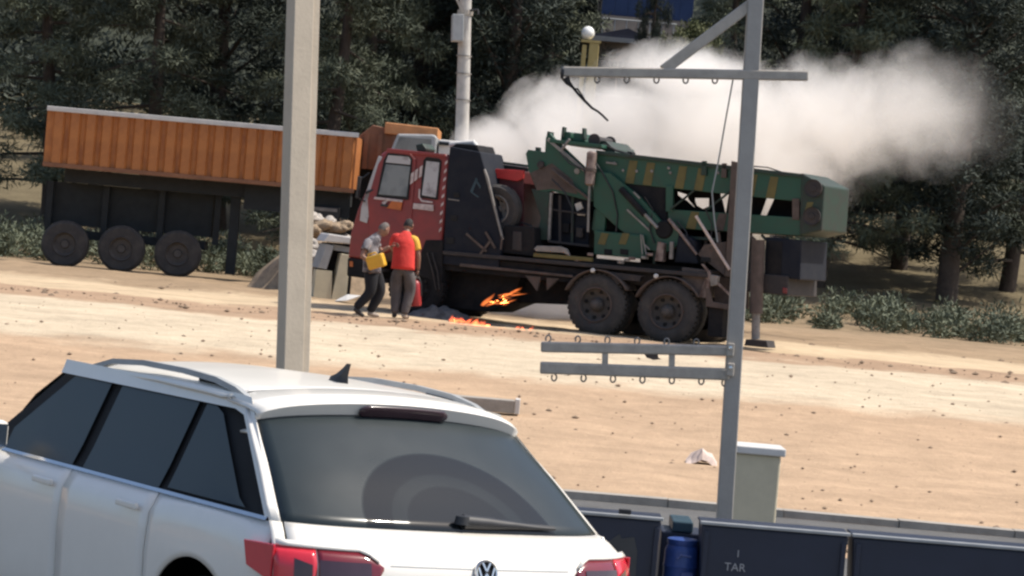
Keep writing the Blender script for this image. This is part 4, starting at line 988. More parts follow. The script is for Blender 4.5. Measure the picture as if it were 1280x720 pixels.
# ------------------------------------------------------------------ smoke
def smoke():
    lo = P(560, 440, 52.0); 
    x0, x1 = P(575, 300, 52).x, P(1090, 300, 58).x
    y0, y1 = 52.1, 57.6
    z0, z1 = .45, P(800, 20, 56).z + .4
    puffs = [(800, 245, 2.7, 2.2), (705, 175, 1.3, 1.25), (655, 250, 1.0, 1.2), (680, 375, 1.6, .9), (870, 160, 2.1, 1.1), (780, 150, 1.5, .85), (955, 190, 2.0, 1.6), (625, 185, .9, .6), (1040, 150, 1.8, 1.2), (1150, 140, 1.8, 1.2), (860, 95, 1.6, .6)]
    bm = bmesh.new()
    for px, py, rx, rz in puffs:
        c_ = P(px, py, 54.8)
        k0 = len(bm.verts); bmesh.ops.create_icosphere(bm, subdivisions=3, radius=1.0); bm.verts.ensure_lookup_table()
        for v in list(bm.verts)[k0:]:
            q_ = 1.18 + .10 * mnoise.noise(v.co * 2 + c_)
            v.co = Vector((c_.x + v.co.x * rx * q_, c_.y + v.co.y * 2.15 * q_, max(.5, c_.z + v.co.z * rz * q_)))
    me = bpy.data.meshes.new('smoke'); bm.to_mesh(me); bm.free()
    o = bpy.data.objects.new('smoke', me); COL.objects.link(o)
    md = o.modifiers.new('union', 'REMESH'); md.mode = 'VOXEL'; md.voxel_size = .16
    ev = bpy.data.meshes.new_from_object(o.evaluated_get(bpy.context.evaluated_depsgraph_get())); o.modifiers.clear(); o.data = ev; ev.materials.clear()
    m = bpy.data.materials.new('smoke'); m.use_nodes = True; t = m.node_tree; L = t.links.new; N = t.nodes.new
    t.nodes.remove(t.nodes['Principled BSDF'])
    pv = N('ShaderNodeVolumePrincipled'); pv.inputs['Color'].default_value = (0.97, 0.95, 0.925, 1); pv.inputs['Anisotropy'].default_value = 0.15
    L(pv.outputs[0], t.nodes['Material Output'].inputs['Volume'])
    tc = N('ShaderNodeTexCoord')
    acc = None
    nz = N('ShaderNodeTexNoise'); nz.inputs['Scale'].default_value = 1.0; nz.inputs['Detail'].default_value = 5; nz.inputs['Roughness'].default_value = .66; nz.inputs['Distortion'].default_value = .7
    L(tc.outputs['Object'], nz.inputs['Vector'])
    for px, py, rx, rz in puffs:
        c_ = P(px, py, 54.8); sc = Vector((1 / rx, 1 / 2.2, 1 / rz))
        sm = N('ShaderNodeVectorMath'); sm.operation = 'MULTIPLY'; L(tc.outputs['Object'], sm.inputs[0]); sm.inputs[1].default_value = sc
        ds = N('ShaderNodeVectorMath'); ds.operation = 'DISTANCE'; L(sm.outputs[0], ds.inputs[0]); ds.inputs[1].default_value = (c_.x * sc.x, c_.y * sc.y, c_.z * sc.z)
        mr = N('ShaderNodeMath'); mr.operation = 'SUBTRACT'; mr.inputs[0].default_value = 1.0; L(ds.outputs['Value'], mr.inputs[1])
        if acc is None: acc = mr
        else:
            mx = N('ShaderNodeMath'); mx.operation = 'MAXIMUM'; L(acc.outputs[0], mx.inputs[0]); L(mr.outputs[0], mx.inputs[1]); acc = mx
    sx_ = N('ShaderNodeSeparateXYZ'); L(tc.outputs['Object'], sx_.inputs[0])
    fx_ = N('ShaderNodeMapRange'); fx_.inputs[1].default_value = P(930, 200, 54.8).x; fx_.inputs[2].default_value = P(1230, 200, 54.8).x; fx_.inputs[3].default_value = 1.0; fx_.inputs[4].default_value = .05; L(sx_.outputs[0], fx_.inputs[0])
    ad = N('ShaderNodeMath'); ad.operation = 'MULTIPLY_ADD'; ad.inputs[1].default_value = 2.2; L(nz.outputs['Fac'], ad.inputs[0]); L(acc.outputs[0], ad.inputs[2])
    fin = N('ShaderNodeMapRange'); fin.inputs[1].default_value = 1.05; fin.inputs[2].default_value = 2.1; fin.inputs[3].default_value = 0; fin.inputs[4].default_value = 1.75
    L(ad.outputs[0], fin.inputs[0])
    pw = N('ShaderNodeMath'); pw.operation = 'MULTIPLY'; L(fin.outputs[0], pw.inputs[0]); L(fx_.outputs[0], pw.inputs[1]); L(pw.outputs[0], pv.inputs['Density'])
    o.data.materials.append(m)
    return tag(o, 'thick pale beige smoke rising behind the green rig', 'smoke', kind='stuff')
smoke()

# ------------------------------------------------------------------ people
def skin_obj(name, pts, edges, m, parent=None, sub=2, mats=None):
    """one continuous surface grown round a skeleton: pts = [(x,y,z,r) or (x,y,z,rx,ry)]"""
    me = bpy.data.meshes.new(name); me.from_pydata([p[:3] for p in pts], edges, [])
    o = bpy.data.objects.new(name, me); COL.objects.link(o)
    sm = o.modifiers.new('skin', 'SKIN'); sm.use_smooth_shade = True; sm.branch_smoothing = .3
    for i, p in enumerate(pts):
        d = me.skin_vertices[0].data[i]; d.radius = (p[3], p[4] if len(p) > 4 else p[3]); d.use_root = (i == 0)
    su = o.modifiers.new('sub', 'SUBSURF'); su.levels = sub; su.render_levels = sub
    dg = bpy.context.evaluated_depsgraph_get()
    ev = bpy.data.meshes.new_from_object(o.evaluated_get(dg))
    o.modifiers.clear(); o.data = ev; ev.name = name
    ev.materials.clear(); ev.materials.append(m)
    ev.polygons.foreach_set('use_smooth', [True] * len(ev.polygons))
    if parent: o.parent = parent
    return o

def person(base, J, mats, label, rz=0.0, head_dir=Vector((0, 1, 0)), lean=0):
    """J: joints in metres from the feet; forward is +y"""
    V_ = lambda k: Vector(J[k])
    t = empty('person', base, rz)
    pel, chest, neck, head = V_('pelvis'), V_('chest'), V_('neck'), V_('head')
    belly = pel.lerp(chest, .5)
    # body: skin
    pts = [(*pel, .11, .08), (*belly, .10, .075), (*chest, .11, .08), (*neck, .058), (*(neck.lerp(head, .55)), .06)]
    ed = [(0, 1), (1, 2), (2, 3), (3, 4)]
    for s in 'LR':
        i = len(pts)
        sh, el, wr = V_('sh' + s), V_('el' + s), V_('wr' + s)
        pts += [(*sh, .048), (*el, .047), (*wr, .033)]; ed += [(2, i), (i, i + 1), (i + 1, i + 2)]
        hp, kn, an = V_('hip' + s), V_('kn' + s), V_('an' + s)
        j = len(pts); pts += [(*hp, .085), (*kn, .056), (*an, .040)]; ed += [(0, j), (j, j + 1), (j + 1, j + 2)]
    body = skin_obj('body', pts, ed, M['skin'], t)
    # head with face
    hd = head_dir.normalized(); sd_ = hd.cross(Vector((0, 0, 1))).normalized(); up = sd_.cross(hd)
    rot = Matrix((sd_, hd, up)).transposed()
    bm = bmesh.new(); bmesh.ops.create_uvsphere(bm, u_segments=20, v_segments=14, radius=1)
    for v in bm.verts:
        x, y, z = v.co
        j = 1 - .25 * max(0, -z) ** 1.5
        co = Vector((x * .076 * j, y * .095 * (1 - .12 * max(0, -z)) + (.012 if z < -.2 and y > 0 else 0), z * .118))
        v.co = co
    me = bpy.data.meshes.new('head'); bm.to_mesh(me); bm.free(); me.materials.append(M['skin'])
    me.polygons.foreach_set('use_smooth', [True] * len(me.polygons))
    ho = bpy.data.objects.new('head', me); COL.objects.link(ho); ho.parent = t
    ho.matrix_local = Matrix.Translation(head) @ rot.to_4x4()
    fc = MB()
    fc.lathe([(.001, .022), (.010, .015), (.016, -.02), (.001, -.03)], 8, 'z', (0, .096, -.008)); fc.build('nose', M['skin'], ho, smooth=80)
    for sx in (-1, 1):
        MB().lathe([(.001, .012), (.010, .006), (.012, -.008)], 8, 'y', (sx * .030, .082, .012)).build('eye', M['hair'], ho, smooth=80)
        MB().lathe([(.001, .014), (.016, .01), (.022, 0), (.012, -.008), (.001, -.008)], 10, 'x', (sx * .076, -.008, .0)).build('ear', M['skin'], ho, smooth=80)
    MB().box((0, .083, -.058), (.042, .012, .010)).build('mouth', M['ext_red'], ho, bevel=.003)
    bm = bmesh.new(); bmesh.ops.create_uvsphere(bm, u_segments=22, v_segments=14, radius=1)
    dl = [v for v in bm.verts if v.co.z < (-.42 if v.co.y < .1 else .42 + .4 * (v.co.y - .1))]
    bmesh.ops.delete(bm, geom=dl, context='VERTS')
    for v in bm.verts:
        w_ = 1 + .09 * mnoise.noise(v.co * 7)
        v.co = Vector((v.co.x * .080 * w_, v.co.y * .099 * w_, v.co.z * .122 * w_))
    me = bpy.data.meshes.new('hair'); bm.to_mesh(me); bm.free(); me.materials.append(mats['hair'])
    me.polygons.foreach_set('use_smooth', [True] * len(me.polygons))
    hr = bpy.data.objects.new('hair', me); COL.objects.link(hr); hr.parent = ho
    # shirt: torso and short sleeves
    def tube_cloth(name, ctr, rx, ry, ax_, m_, sd):
        ax_ = ax_.normalized(); rows = []
        for q_, (c_, a_, b_) in enumerate(zip(ctr, rx, ry)):
            tdir = (ctr[min(q_ + 1, len(ctr) - 1)] - ctr[max(q_ - 1, 0)]).normalized()
            e1 = (ax_ - tdir * ax_.dot(tdir)).normalized(); e2 = tdir.cross(e1); row = []
            for k in range(24):
                w_ = 2 * math.pi * k / 24; p_ = c_ + e1 * a_ * math.cos(w_) + e2 * b_ * math.sin(w_)
                f_ = 1 + .05 * mnoise.noise(p_ * 7 + Vector((sd, 0, 0))) + .035 * mnoise.noise(Vector((p_.x * 9, p_.y * 9, p_.z * 22 + sd)))
                row.append(c_ + (p_ - c_) * f_)
            rows.append(row)
        mb = MB().grid(rows, close=True)
        o_ = mb.build(name, m_, t, smooth=80); md = o_.modifiers.new('sub', 'SUBSURF'); md.levels = md.render_levels = 1
        md = o_.modifiers.new('thick', 'SOLIDIFY'); md.thickness = .006
        return o_
    shv = V_('shR') - V_('shL'); hw = shv.length / 2
    ctr = [pel + Vector((0, 0, -.09)), pel + Vector((0, 0, -.01)), belly, belly.lerp(chest, .6), chest, chest.lerp(neck, .38), chest.lerp(neck, .68), chest.lerp(neck, .88), chest.lerp(neck, 1.03)]
    tube_cloth('shirt', ctr, [.200, .195, .185, .195, .205, max(.17, hw + .015), .135, .085, .066], [.150, .148, .135, .14, .135, .115, .095, .075, .062], shv, mats['shirt'], len(label))
    for s in 'LR':
        sh, el = V_('sh' + s), V_('el' + s)
        cs_ = [sh.lerp(ctr[5], .45) + Vector((0, 0, .01)), sh + Vector((0, 0, .012)), sh.lerp(el, .22), sh.lerp(el, .42), sh.lerp(el, .62)]
        tube_cloth('sleeve', cs_, [.068, .076, .074, .072, .070], [.068, .076, .074, .072, .070], Vector((.3, 1, .2)), mats.get('sleeve' + s, mats['shirt']), 3.3)
    # trousers
    wst = pel + Vector((0, 0, .06))
    pts = [(*wst, .18, .13), (*(pel + Vector((0, 0, -.04))), .19, .14)]; ed = [(0, 1)]
    for s in 'LR':
        hp, kn, an = V_('hip' + s), V_('kn' + s), V_('an' + s); i = len(pts)
        pts += [(*hp.lerp(kn, .12), .135, .13), (*hp.lerp(kn, .6), .115), (*kn, .100), (*kn.lerp(an, .5), .086), (*kn.lerp(an, 1.06), .068)]
        ed += [(1, i)] + [(i + k, i + k + 1) for k in range(4)]
    skin_obj('trousers', pts, ed, mats['trousers'], t)
    # shoes
    for s in 'LR':
        an, kn = V_('an' + s), V_('kn' + s); fd = Vector(J.get('toe' + s, (0, 1, -.2))).normalized()
        pts = [(*(an + Vector((0, 0, -.03)) - fd * .04), .045), (*(an - Vector((0, 0, .045)) + fd * .08), .044, .040), (*(an - Vector((0, 0, .055)) + fd * .17), .040, .028)]
        skin_obj('shoe', pts, [(0, 1), (1, 2)], mats['shoe' + s], t)
    # hands: palm and five fingers each
    for s in 'LR':
        wr, el = V_('wr' + s), V_('el' + s); d = (wr - el).normalized()
        hd_ = Vector(J.get('hand' + s, d)).normalized()
        a = hd_.cross(Vector((0, 1, 0.3))).normalized(); b = a.cross(hd_)
        sg = 1 if s == 'R' else -1
        p0 = wr; p1 = wr + hd_ * .055; 
        pts = [(*p0, .026), (*p1, .036, .018), (*(p1 + hd_ * .03), .038, .017)]; ed = [(0, 1), (1, 2)]
        hand = skin_obj('hand', pts, ed, M['skin'], t, 1)
        for k, ln_ in enumerate((.066, .076, .070, .054)):
            o0 = p1 + hd_ * .035 + a * (k - 1.5) * .019
            c1 = o0 + hd_ * ln_ * .45 - b * .010; c2 = c1 + (hd_ * .5 - b * .85).normalized() * ln_ * .35; c3 = c2 + (-hd_ * .2 - b).normalized() * ln_ * .25
            skin_obj('finger', [(*o0, .0095), (*c1, .009), (*c2, .0085), (*c3, .007)], [(0, 1), (1, 2), (2, 3)], M['skin'], hand, 1)
        o0 = wr + hd_ * .03 - a * .03 * sg
        skin_obj('thumb', [(*o0, .012), (*(o0 + hd_ * .03 - a * sg * .02 - b * .012), .0105), (*(o0 + hd_ * .055 - a * sg * .018 - b * .03), .009)], [(0, 1), (1, 2)], M['skin'], hand, 1)
    return tag(t, label, 'person')

# the man in red, seen from behind
B0 = G(502, 399.5)
JB = dict(pelvis=(-.05, .00, .92), chest=(-.075, .09, 1.27), neck=(-.065, .15, 1.44), head=(-.05, .22, 1.555),
          shL=(-.255, .10, 1.34), elL=(-.30, .30, 1.15), wrL=(-.20, .50, 1.08), shR=(.095, .10, 1.33), elR=(.175, .10, 1.06), wrR=(.18, .15, .83), handR=(-.05, .05, -1),
          hipL=(-.15, .0, .88), knL=(-.145, .08, .48), anL=(-.125, .0, .10), hipR=(.05, .0, .88), knR=(.095, .07, .48), anR=(.035, -.02, .10), toeL=(-.2, 1, 0), toeR=(.25, 1, 0))
pB = person(B0, JB, dict(hair=M['hair'], shirt=M['red_shirt'], sleeveR=M['yellow_cloth'], trousers=M['grey_trouser'], shoeL=M['shoe'], shoeR=M['shoe_pale']),
       'man in red shirt with yellow sleeve seen from behind holding a fire extinguisher', R(-6), Vector((.25, 1, -.25)))
# fire extinguisher in his right hand
e = empty('fire_extinguisher', B0 + Vector((.215, .13, .24)), rot=(0, R(-7), 0))
MB().lathe([(.001, 0), (.08, 0), (.09, .02), (.09, .34), (.08, .39), (.05, .425), (.025, .435), (.025, .46), (.001, .46)], 24, 'z').build('cylinder', M['ext_red'], e, smooth=40)
vl = MB().span((-.025, -.025, .461), (.025, .025, .50)).build('valve', M['chrome'], e, bevel=.004)
MB().bar((-.02, .0, .505), (.10, 0, .53), .022, .012).build('handle', M['black_plastic'], vl)
MB().bar((-.02, .0, .53), (.09, 0, .565), .022, .012).build('handle', M['black_plastic'], vl)
MB().tube([(.02, -.02, .48), (.07, -.03, .46), (.10, -.03, .35), (.09, -.03, .16)], .011, 8).build('hose', M['black_plastic'], e, smooth=50)
MB().lathe([(.001, .02), (.018, .015), (.02, 0)], 12, 'y', (0, -.045, .48)).build('gauge', M['globe'], vl)
tag(e, 'red fire extinguisher hanging from the hand of the man in red', 'fire extinguisher')

# the stooping man with the yellow can
A0_ = G(457, 397)
JA = dict(pelvis=(.03, .10, .83), chest=(-.03, .12, 1.16), neck=(.08, .16, 1.36), head=(.165, .18, 1.46),
          shL=(.0, .28, 1.27), elL=(.14, .36, 1.10), wrL=(.29, .36, 1.19), shR=(-.05, -.04, 1.26), elR=(-.14, -.15, .99), wrR=(.03, -.19, .91), handR=(.9, .1, -.25), handL=(.9, .1, .3),
          hipL=(.08, .18, .78), knL=(.20, .22, .43), anL=(.05, .18, .10), hipR=(.02, .02, .78), knR=(.05, .02, .42), anR=(-.17, -.02, .15), toeL=(1, .25, -.05), toeR=(.9, .1, -.5))
pA = person(A0_, JA, dict(hair=M['hair_grey'], shirt=mat('grey_print_shirt', (0.24, 0.225, 0.235), .85, 0, .6, 7, .3, 14, col2=(0.055, 0.05, 0.06), edge=(.45, .58)), trousers=M['dark_trouser'], shoeL=M['shoe_pale'], shoeR=M['shoe']),
       'stooping grey haired man in grey shirt carrying a yellow canister', 0, Vector((.85, .6, -.45)))
c = empty('yellow_canister', A0_ + Vector((.145, -.24, .83)), rot=(R(6), R(-20), R(-16)))
cb = MB().span((-.145, -.085, 0), (.145, .085, .22)).build('canister_body', M['yellow_can'], c, bevel=.03)
MB().lathe([(.03, 0), (.03, .03), (.001, .03)], 14, 'z', (.10, 0, .22)).build('cap', M['black_plastic'], c, smooth=40)
MB().tube([(-.11, 0, .21), (-.10, 0, .255), (.03, 0, .255), (.05, 0, .21)], .014, 8).build('handle', M['yellow_can'], c, smooth=50)
for z in (.08, .15): MB().span((-.12, -.0895, z), (.12, -.0855, z + .018)).build('moulded_rib', M['yellow_can'], cb)
tag(c, 'bright yellow plastic canister under the arm of the stooping man', 'canister')

# ------------------------------------------------------------------ steel posts and hanging rack in the foreground
def post_frame(px_a, py_a, px_b, py_b, d):
    a, b = P(px_a, py_a, d), P(px_b, py_b, d); u = (a - b).normalized()
    g = b - u * (b.z / u.z)
    return g, a, u
g, a, u = post_frame(377, -25, 362.5, 470, 19.0)
L_ = (a - g).length
t = empty('steel_post', g, rot=u.to_track_quat('Z', 'Y').to_euler())
ang = R(-40)
Rz = Matrix.Rotation(ang, 3, 'Z')
def rbox(a_, b_):
    c_ = Vector([(a_[i] + b_[i]) / 2 for i in range(3)]); return Rz @ c_, [abs(b_[i] - a_[i]) for i in range(3)]
c_, d_ = rbox((-.07, -.07, 0), (.075, .06, L_)); MB().box(c_, d_, Rz).build('tube', M['steel_post'], t, bevel=.006)
c_, d_ = rbox((-.125, -.055, 0), (-.0705, .035, L_)); MB().box(c_, d_, Rz).build('side_channel', M['steel_post'], t, bevel=.004)
c_, d_ = rbox((-.16, -.16, 0), (.16, .16, .015)); MB().box(c_, d_, Rz).build('base_plate', M['steel'], t)
tag(t, 'tall cream square steel post at the left behind the white car', 'post')

RD = 19.0
g, a, u = post_frame(939, 90, 905.5, 645, RD)
rack = empty('hanging_rack', g); s = F / RD
def K(px, py, dy=0.0): return P(px, py, RD + dy) - g
MB().bar(Vector((0, 0, 0)), K(948, -60), .105, .105).build('post', M['steel_grey'], rack, bevel=.008)
MB().box((0, 0, .01), (.28, .28, .02)).build('base_plate', M['steel_grey'], rack)
MB().bar(K(703, 89.5, -.02), K(1010, 95, -.02), .07, .066).build('upper_arm', M['steel'], rack, bevel=.01)
MB().bar(K(829, 88, .0), K(938, 6, .0), .07, .075).build('brace', M['steel'], rack, bevel=.008)
MB().lathe([(.001, -.015), (.040, -.01), (.042, .01), (.001, .015)], 16, 'x', K(703, 91, -.02)).build('end_cap', M['black_plastic'], rack)
def hook(px, py, dy, up=False, name='hook'):
    c_ = K(px, py, dy); sg = 1 if up else -1
    mb = MB(); path = []
    for k in range(11):
        w_ = math.pi / 2 - k * (2 * math.pi / 11.5); path.append(c_ + Vector((.017 * math.cos(w_), 0, sg * (.023 - .023 * math.sin(w_)))))
    mb.tube([c_ + Vector((0, 0, -sg * .03))] + path, .0065, 6); mb.build(name, M['grey_metal'], rack, smooth=60)
for px in (747, 784, 821, 857.5, 894): hook(px, 95 + (px - 747) * .005, -.02)
lo1 = MB().bar(K(676, 433.5, -.03), K(912, 438.5, -.03), .062, .070); lo1.build('upper_rail', M['steel'], rack, bevel=.012)
lo2 = MB().bar(K(675, 459.5, -.03), K(912, 468, -.03), .062, .080); lo2.build('lower_rail', M['steel'], rack, bevel=.012)
for px in (756, 839.5): MB().bar(K(px + .5, 440, -.03), K(px, 459, -.03), .04, .04).build('spacer', M['steel'], rack)
for i in range(6): hook(685 + 37 * i, 427.5 + i * 1.0, -.03, True)
for i in range(6): hook(693 + 36.8 * i, 467.5 + i * .9, -.03)
hook(906, 474, -.03)
for py in (437, 462):
    bk = MB().box(K(913, py, -.075), (.05, .03, .09)).build('clamp', M['steel'], rack, bevel=.008)
    MB().lathe([(.001, -.012), (.014, -.01), (.014, .0)], 8, 'y', K(913, py - 2, -.092)).build('bolt', M['chrome'], bk)
tag(rack, 'grey steel hanging rack with hooked arms on a leaning post', 'rack')
cpts = [(916.5, 98), (907, 150), (898, 202), (890, 240), (893, 275), (897, 303)]
c0 = P(*cpts[0], RD - .03)
o = MB().tube([P(x, y, RD - .03) - c0 for x, y in cpts], .006, 6).build('cord', M['steel_grey'], smooth=60); o.location = c0
tag(o, 'thin grey cord hanging from the upper rack arm beside the post', 'cord')
# frayed strap hanging from the arm end
c0 = P(707, 97, RD - .03)
pp = [(707, 97), (710, 103), (716, 109), (724, 119), (731, 126), (740, 135), (747, 139), (753, 144), (760, 151)]
mb = MB().tube([P(x, y, RD - .03 + .02 * math.sin(x)) - c0 for x, y in pp], [.03, .02, .010, .009, .010, .009, .008, .008, .007], 7)
mb.tube([P(x, y, RD - .02) - c0 for x, y in ((718, 111), (722, 111), (728, 120), (734, 130))], .007, 6)
o = mb.build('strap', M['shade_cloth'], smooth=60); o.location = c0
tag(o, 'frayed dark strap dangling from the end of the upper rack arm', 'strap')
c0 = P(806, 441, RD - .04)
o = MB().add([P(x, y, RD - .05 + k * .01) - c0 for k in (0, 1) for x, y in ((804, 440), (822, 441), (823, 447), (827, 449), (817, 450), (808, 447))],
             [(0, 1, 2, 3, 4, 5), (11, 10, 9, 8, 7, 6)] + [(i, 6 + i, 6 + (i + 1) % 6, (i + 1) % 6) for i in range(6)]).build('rag', M['rust']); o.location = c0
tag(o, 'brown rag hanging under the rack rail', 'rag')

# ------------------------------------------------------------------ navy banner, pillar, slab, litter
BD = 17.5
def bin_(px0, px1, label, prints, d=BD):
    q0, q1 = P(px0, 637 + (px0 - 700) * .0825, d), P(px1, 637 + (px1 - 700) * .0825, d)
    t = empty('waste_bin', (q0.x, d, 0.012)); wd_ = q1.x - q0.x; z0, z1 = q0.z - .012, q1.z - .012
    def bp(px, py, dy=0): q_ = P(px, py, d + dy); return (q_.x - q0.x, q_.z - .012)
    MB().prism([(.03, .05), (wd_ - .03, .05), (wd_, z1 - .022), (0, z0 - .022)], 0, .30).build('body', M['navy'], t, bevel=.015)
    MB().prism([(-.010, z0 - .021), (wd_ + .010, z1 - .021), (wd_ + .010, z1), (-.010, z0)], -.022, .012).build('rim', M['grey_panel'], t, bevel=.005)
    MB().prism([(-.006, z0 - .021), (wd_ + .006, z1 - .021), (wd_ + .006, z1 - .006), (-.006, z0 - .006)], .0125, .32).build('lid', M['navy'], t, bevel=.006)
    n_ = max(2, int(wd_ / .33))
    for k in range(n_ + 1):
        x = .02 + (wd_ - .06) * k / n_
        if k in (0, n_): MB().span((x, -.018, .10), (x + .03, -.001, min(z0, z1) - .06)).build('rib', M['navy'], t, bevel=.004)
    MB().span((.05, -.02, .08), (wd_ - .05, -.001, .12)).build('lower_band', M['navy'], t, bevel=.004)
    for xw in (.14, wd_ - .14): MB().lathe([(.001, -.02), (.045, -.02), (.05, -.015), (.05, .015), (.045, .02), (.001, .02)], 14, 'y', (xw, .12, .05)).build('castor', M['rubber'], t, smooth=40)
    for poly, m_ in prints: MB().prism([bp(a_, b_, -.004) for a_, b_ in poly], -.005, -.0015).build('faded_mark', M[m_], t)
    tag(t, label, 'bin'); return t, bp
bin_(640, 828, 'navy waste bin right behind the white car with a grey faded mark', [([(758, 680), (775, 668), (777, 674), (793, 672), (797, 690), (792, 760), (770, 760), (764, 720)], 'navy_pale')])
tb_, bp = bin_(878, 1062, 'navy waste bin with pale lettering at the foot of the rack post', [])
bin_(1068, 1300, 'navy waste bin at the far right edge', [])
def text(body, px, py, hpx, dy, parent, name='lettering'):
    cu = bpy.data.curves.new(name, 'FONT'); cu.body = body; cu.size = hpx / (F / BD) / .70; cu.extrude = .002
    o = bpy.data.objects.new(name, cu); COL.objects.link(o)
    me = bpy.data.meshes.new_from_object(o); bpy.data.objects.remove(o)
    me.materials.clear(); me.materials.append(M['letter'])
    o = bpy.data.objects.new(name, me); COL.objects.link(o); o.parent = parent
    x, z = bp(px, py); o.location = (x, dy, z); o.rotation_euler = (R(90), 0, 0)
    return o
text('TAR', 905.5, 713.5, 10, -.004, tb_)
text('I', 921.3, 697, 9, -.004, tb_)
q_ = P(781, 642, BD - .03); o = MB().box((0, 0, .012), (.075, .05, .03)).build('clip', M['black_plastic'], None, bevel=.004); o.location = q_; tag(o, 'small black clip on the rim of the left navy bin', 'clip')
# blue drum standing back between the bins, teal crate behind it
q_ = P(853, 680, BD + .25); rb_ = 21.5 / (F / (BD + .25)); hb_ = q_.z - .012
t = empty('blue_drum', (q_.x, q_.y, .012))
MB().lathe([(.001, 0), (rb_ * .93, 0), (rb_, .03), (rb_, hb_ * .30), (rb_ * 1.05, hb_ * .33), (rb_, hb_ * .36), (rb_, hb_ * .64), (rb_ * 1.05, hb_ * .67), (rb_, hb_ * .70), (rb_, hb_ * .9), (rb_ * .9, hb_ * .97), (rb_ * .8, hb_)], 28, 'z').build('barrel', M['blue_print'], t, smooth=40)
MB().lathe([(rb_ * .82, hb_ - .01), (rb_ * .9, hb_ + .002), (rb_ * .9, hb_ + .03), (rb_ * .8, hb_ + .035), (.001, hb_ + .035)], 28, 'z').build('lid', M['blue_print'], t, smooth=40)
MB().tube([(-rb_ * .3, -rb_ * 1.0, hb_ * .80), (-rb_ * .1, -rb_ * 1.06, hb_ * .86), (rb_ * .5, -rb_ * .9, hb_ * .84)], .008, 6).build('handle', M['blue_pale'], t, smooth=50)
MB().box((rb_ * .35, -rb_ * .965, hb_ * .52), (rb_ * .7, .006, hb_ * .16), Matrix.Rotation(.35, 3, 'Z')).build('sticker', M['blue_pale'], t)
tag(t, 'bright blue plastic drum standing between the two navy bins', 'drum')
q_ = P(854, 652, BD + .5)
t = empty('teal_crate', (q_.x, q_.y, .012)); hh = q_.z - .012; ww = 26 / (F / (BD + .5))
MB().span((-ww, 0, 0), (ww, .4, hh - .07)).build('body', M['navy'], t, bevel=.01)
MB().span((-ww * .5, -.012, hh - .068), (ww * .5, .41, hh)).build('lid', M['teal_print'], t, bevel=.01)
tag(t, 'dark crate with teal lid behind the blue drum', 'crate')
a_ = P(914, 560, 21.3); b_ = P(975, 560, 21.3)
t = empty('cream_pillar', ((a_.x + b_.x) / 2, 21.3, 0)); w_ = (b_.x - a_.x) / 2; h_ = P(940, 566, 21.3).z
MB().span((-w_, -w_, 0), (w_, w_, h_)).build('shaft', M['cream'], t, bevel=.015)
MB().span((-w_ - .03, -w_ - .03, h_ + .001), (w_ + .03, w_ + .03, h_ + .06)).build('cap', M['white_dull'], t, bevel=.01)
tag(t, 'low cream pillar right behind the rack post', 'pillar')
c0 = G(588, 513)
o = MB().box((0, 0, .085), (1.0, .22, .15)).build('slab', M['concrete'], None, bevel=.01); 
t = empty('concrete_slab', (c0.x, c0.y, c0.z)); o.parent = t
MB().box((.53, 0, .095), (.055, .24, .17)).build('white_end', M['white_dull'], t, bevel=.008)
tag(t, 'small grey concrete slab with white end just behind the car roof', 'slab')
c0 = G(876, 581); rg = random.Random(3); mb = MB(); rows = []
for i in range(6):
    rows.append([((k - 3) / 3 * .16, (i - 2.5) / 2.5 * .12, max(0, .14 * (1 - ((k - 3) / 3.3) ** 2 - ((i - 2.5) / 3) ** 2) + rg.uniform(-.035, .035)) + .012) for k in range(7)])
o = mb.grid(rows).build('crumpled_paper', M['paper'], thick=.006); o.location = c0
tag(o, 'crumpled pale paper lying on the sand at the right', 'litter')

# ------------------------------------------------------------------ white car
CPSI = R(35)
hd_ = Vector((-math.sin(CPSI), math.cos(CPSI), 0)); lf = Vector((-math.cos(CPSI), -math.sin(CPSI), 0))
logo_w = P(600, 712, 11.9)
car = empty('parked_car', (logo_w.x, logo_w.y, 0.0), rot=(R(1.4), 0, math.atan2(hd_.y, hd_.x)))
tag(car, 'white hatchback car parked in the foreground seen from behind', 'car')
# rows of the tail: height z -> (x at the centre, half width, wrap at the corners, crown drop)
ROWS = [(.30, .03, .80, .24, 0), (.45, -.03, .86, .24, 0), (.60, -.05, .89, .22, 0), (.75, -.02, .905, .21, 0), (.85, .0, .905, .20, 0), (.90, .03, .90, .20, 0),
        (.95, .095, .88, .19, .0), (.99, .18, .85, .18, .0), (1.08, .30, .82, .17, .005), (1.20, .45, .78, .16, .015), (1.33, .63, .735, .15, .03), (1.42, .76, .70, .14, .04), (1.48, .84, .68, .13, .045)]
def tail(z, s, off=0.0):
    zs = [r_[0] for r_ in ROWS]
    v = [float(np.interp(z, zs, [r_[k] for r_ in ROWS])) for k in (1, 2, 3, 4)]
    a_ = abs(s)
    x = v[0] + v[2] * (.35 * a_ ** 2 + .65 * a_ ** 6)
    y = -s * v[1] * (1 if a_ < 1 else 1)
    return Vector((x - off, y - off * .5 * s, z - v[3] * a_ ** 2 + off * .35))
def patch(z0, z1, s0, s1, off=0.0, nz=6, ns=14, zf=None):
    rows = []
    for i in range(nz + 1):
        row = []
        for k in range(ns + 1):
            s_ = s0 + (s1 - s0) * k / ns
            a_, b_ = (z0, z1) if zf is None else zf(s_)
            row.append(tail(a_ + (b_ - a_) * i / nz, s_, off))
        rows.append(row)
    return rows
WP = M['white_paint']
MB().grid(patch(.30, .735, -1, 1, 0, 8, 30)).build('rear_bumper', WP, car, smooth=40, thick=.012)
tg = MB().grid(patch(.74, .99, -.945, .945, .006, 12, 36)).build('tailgate', WP, car, smooth=50, thick=.012)
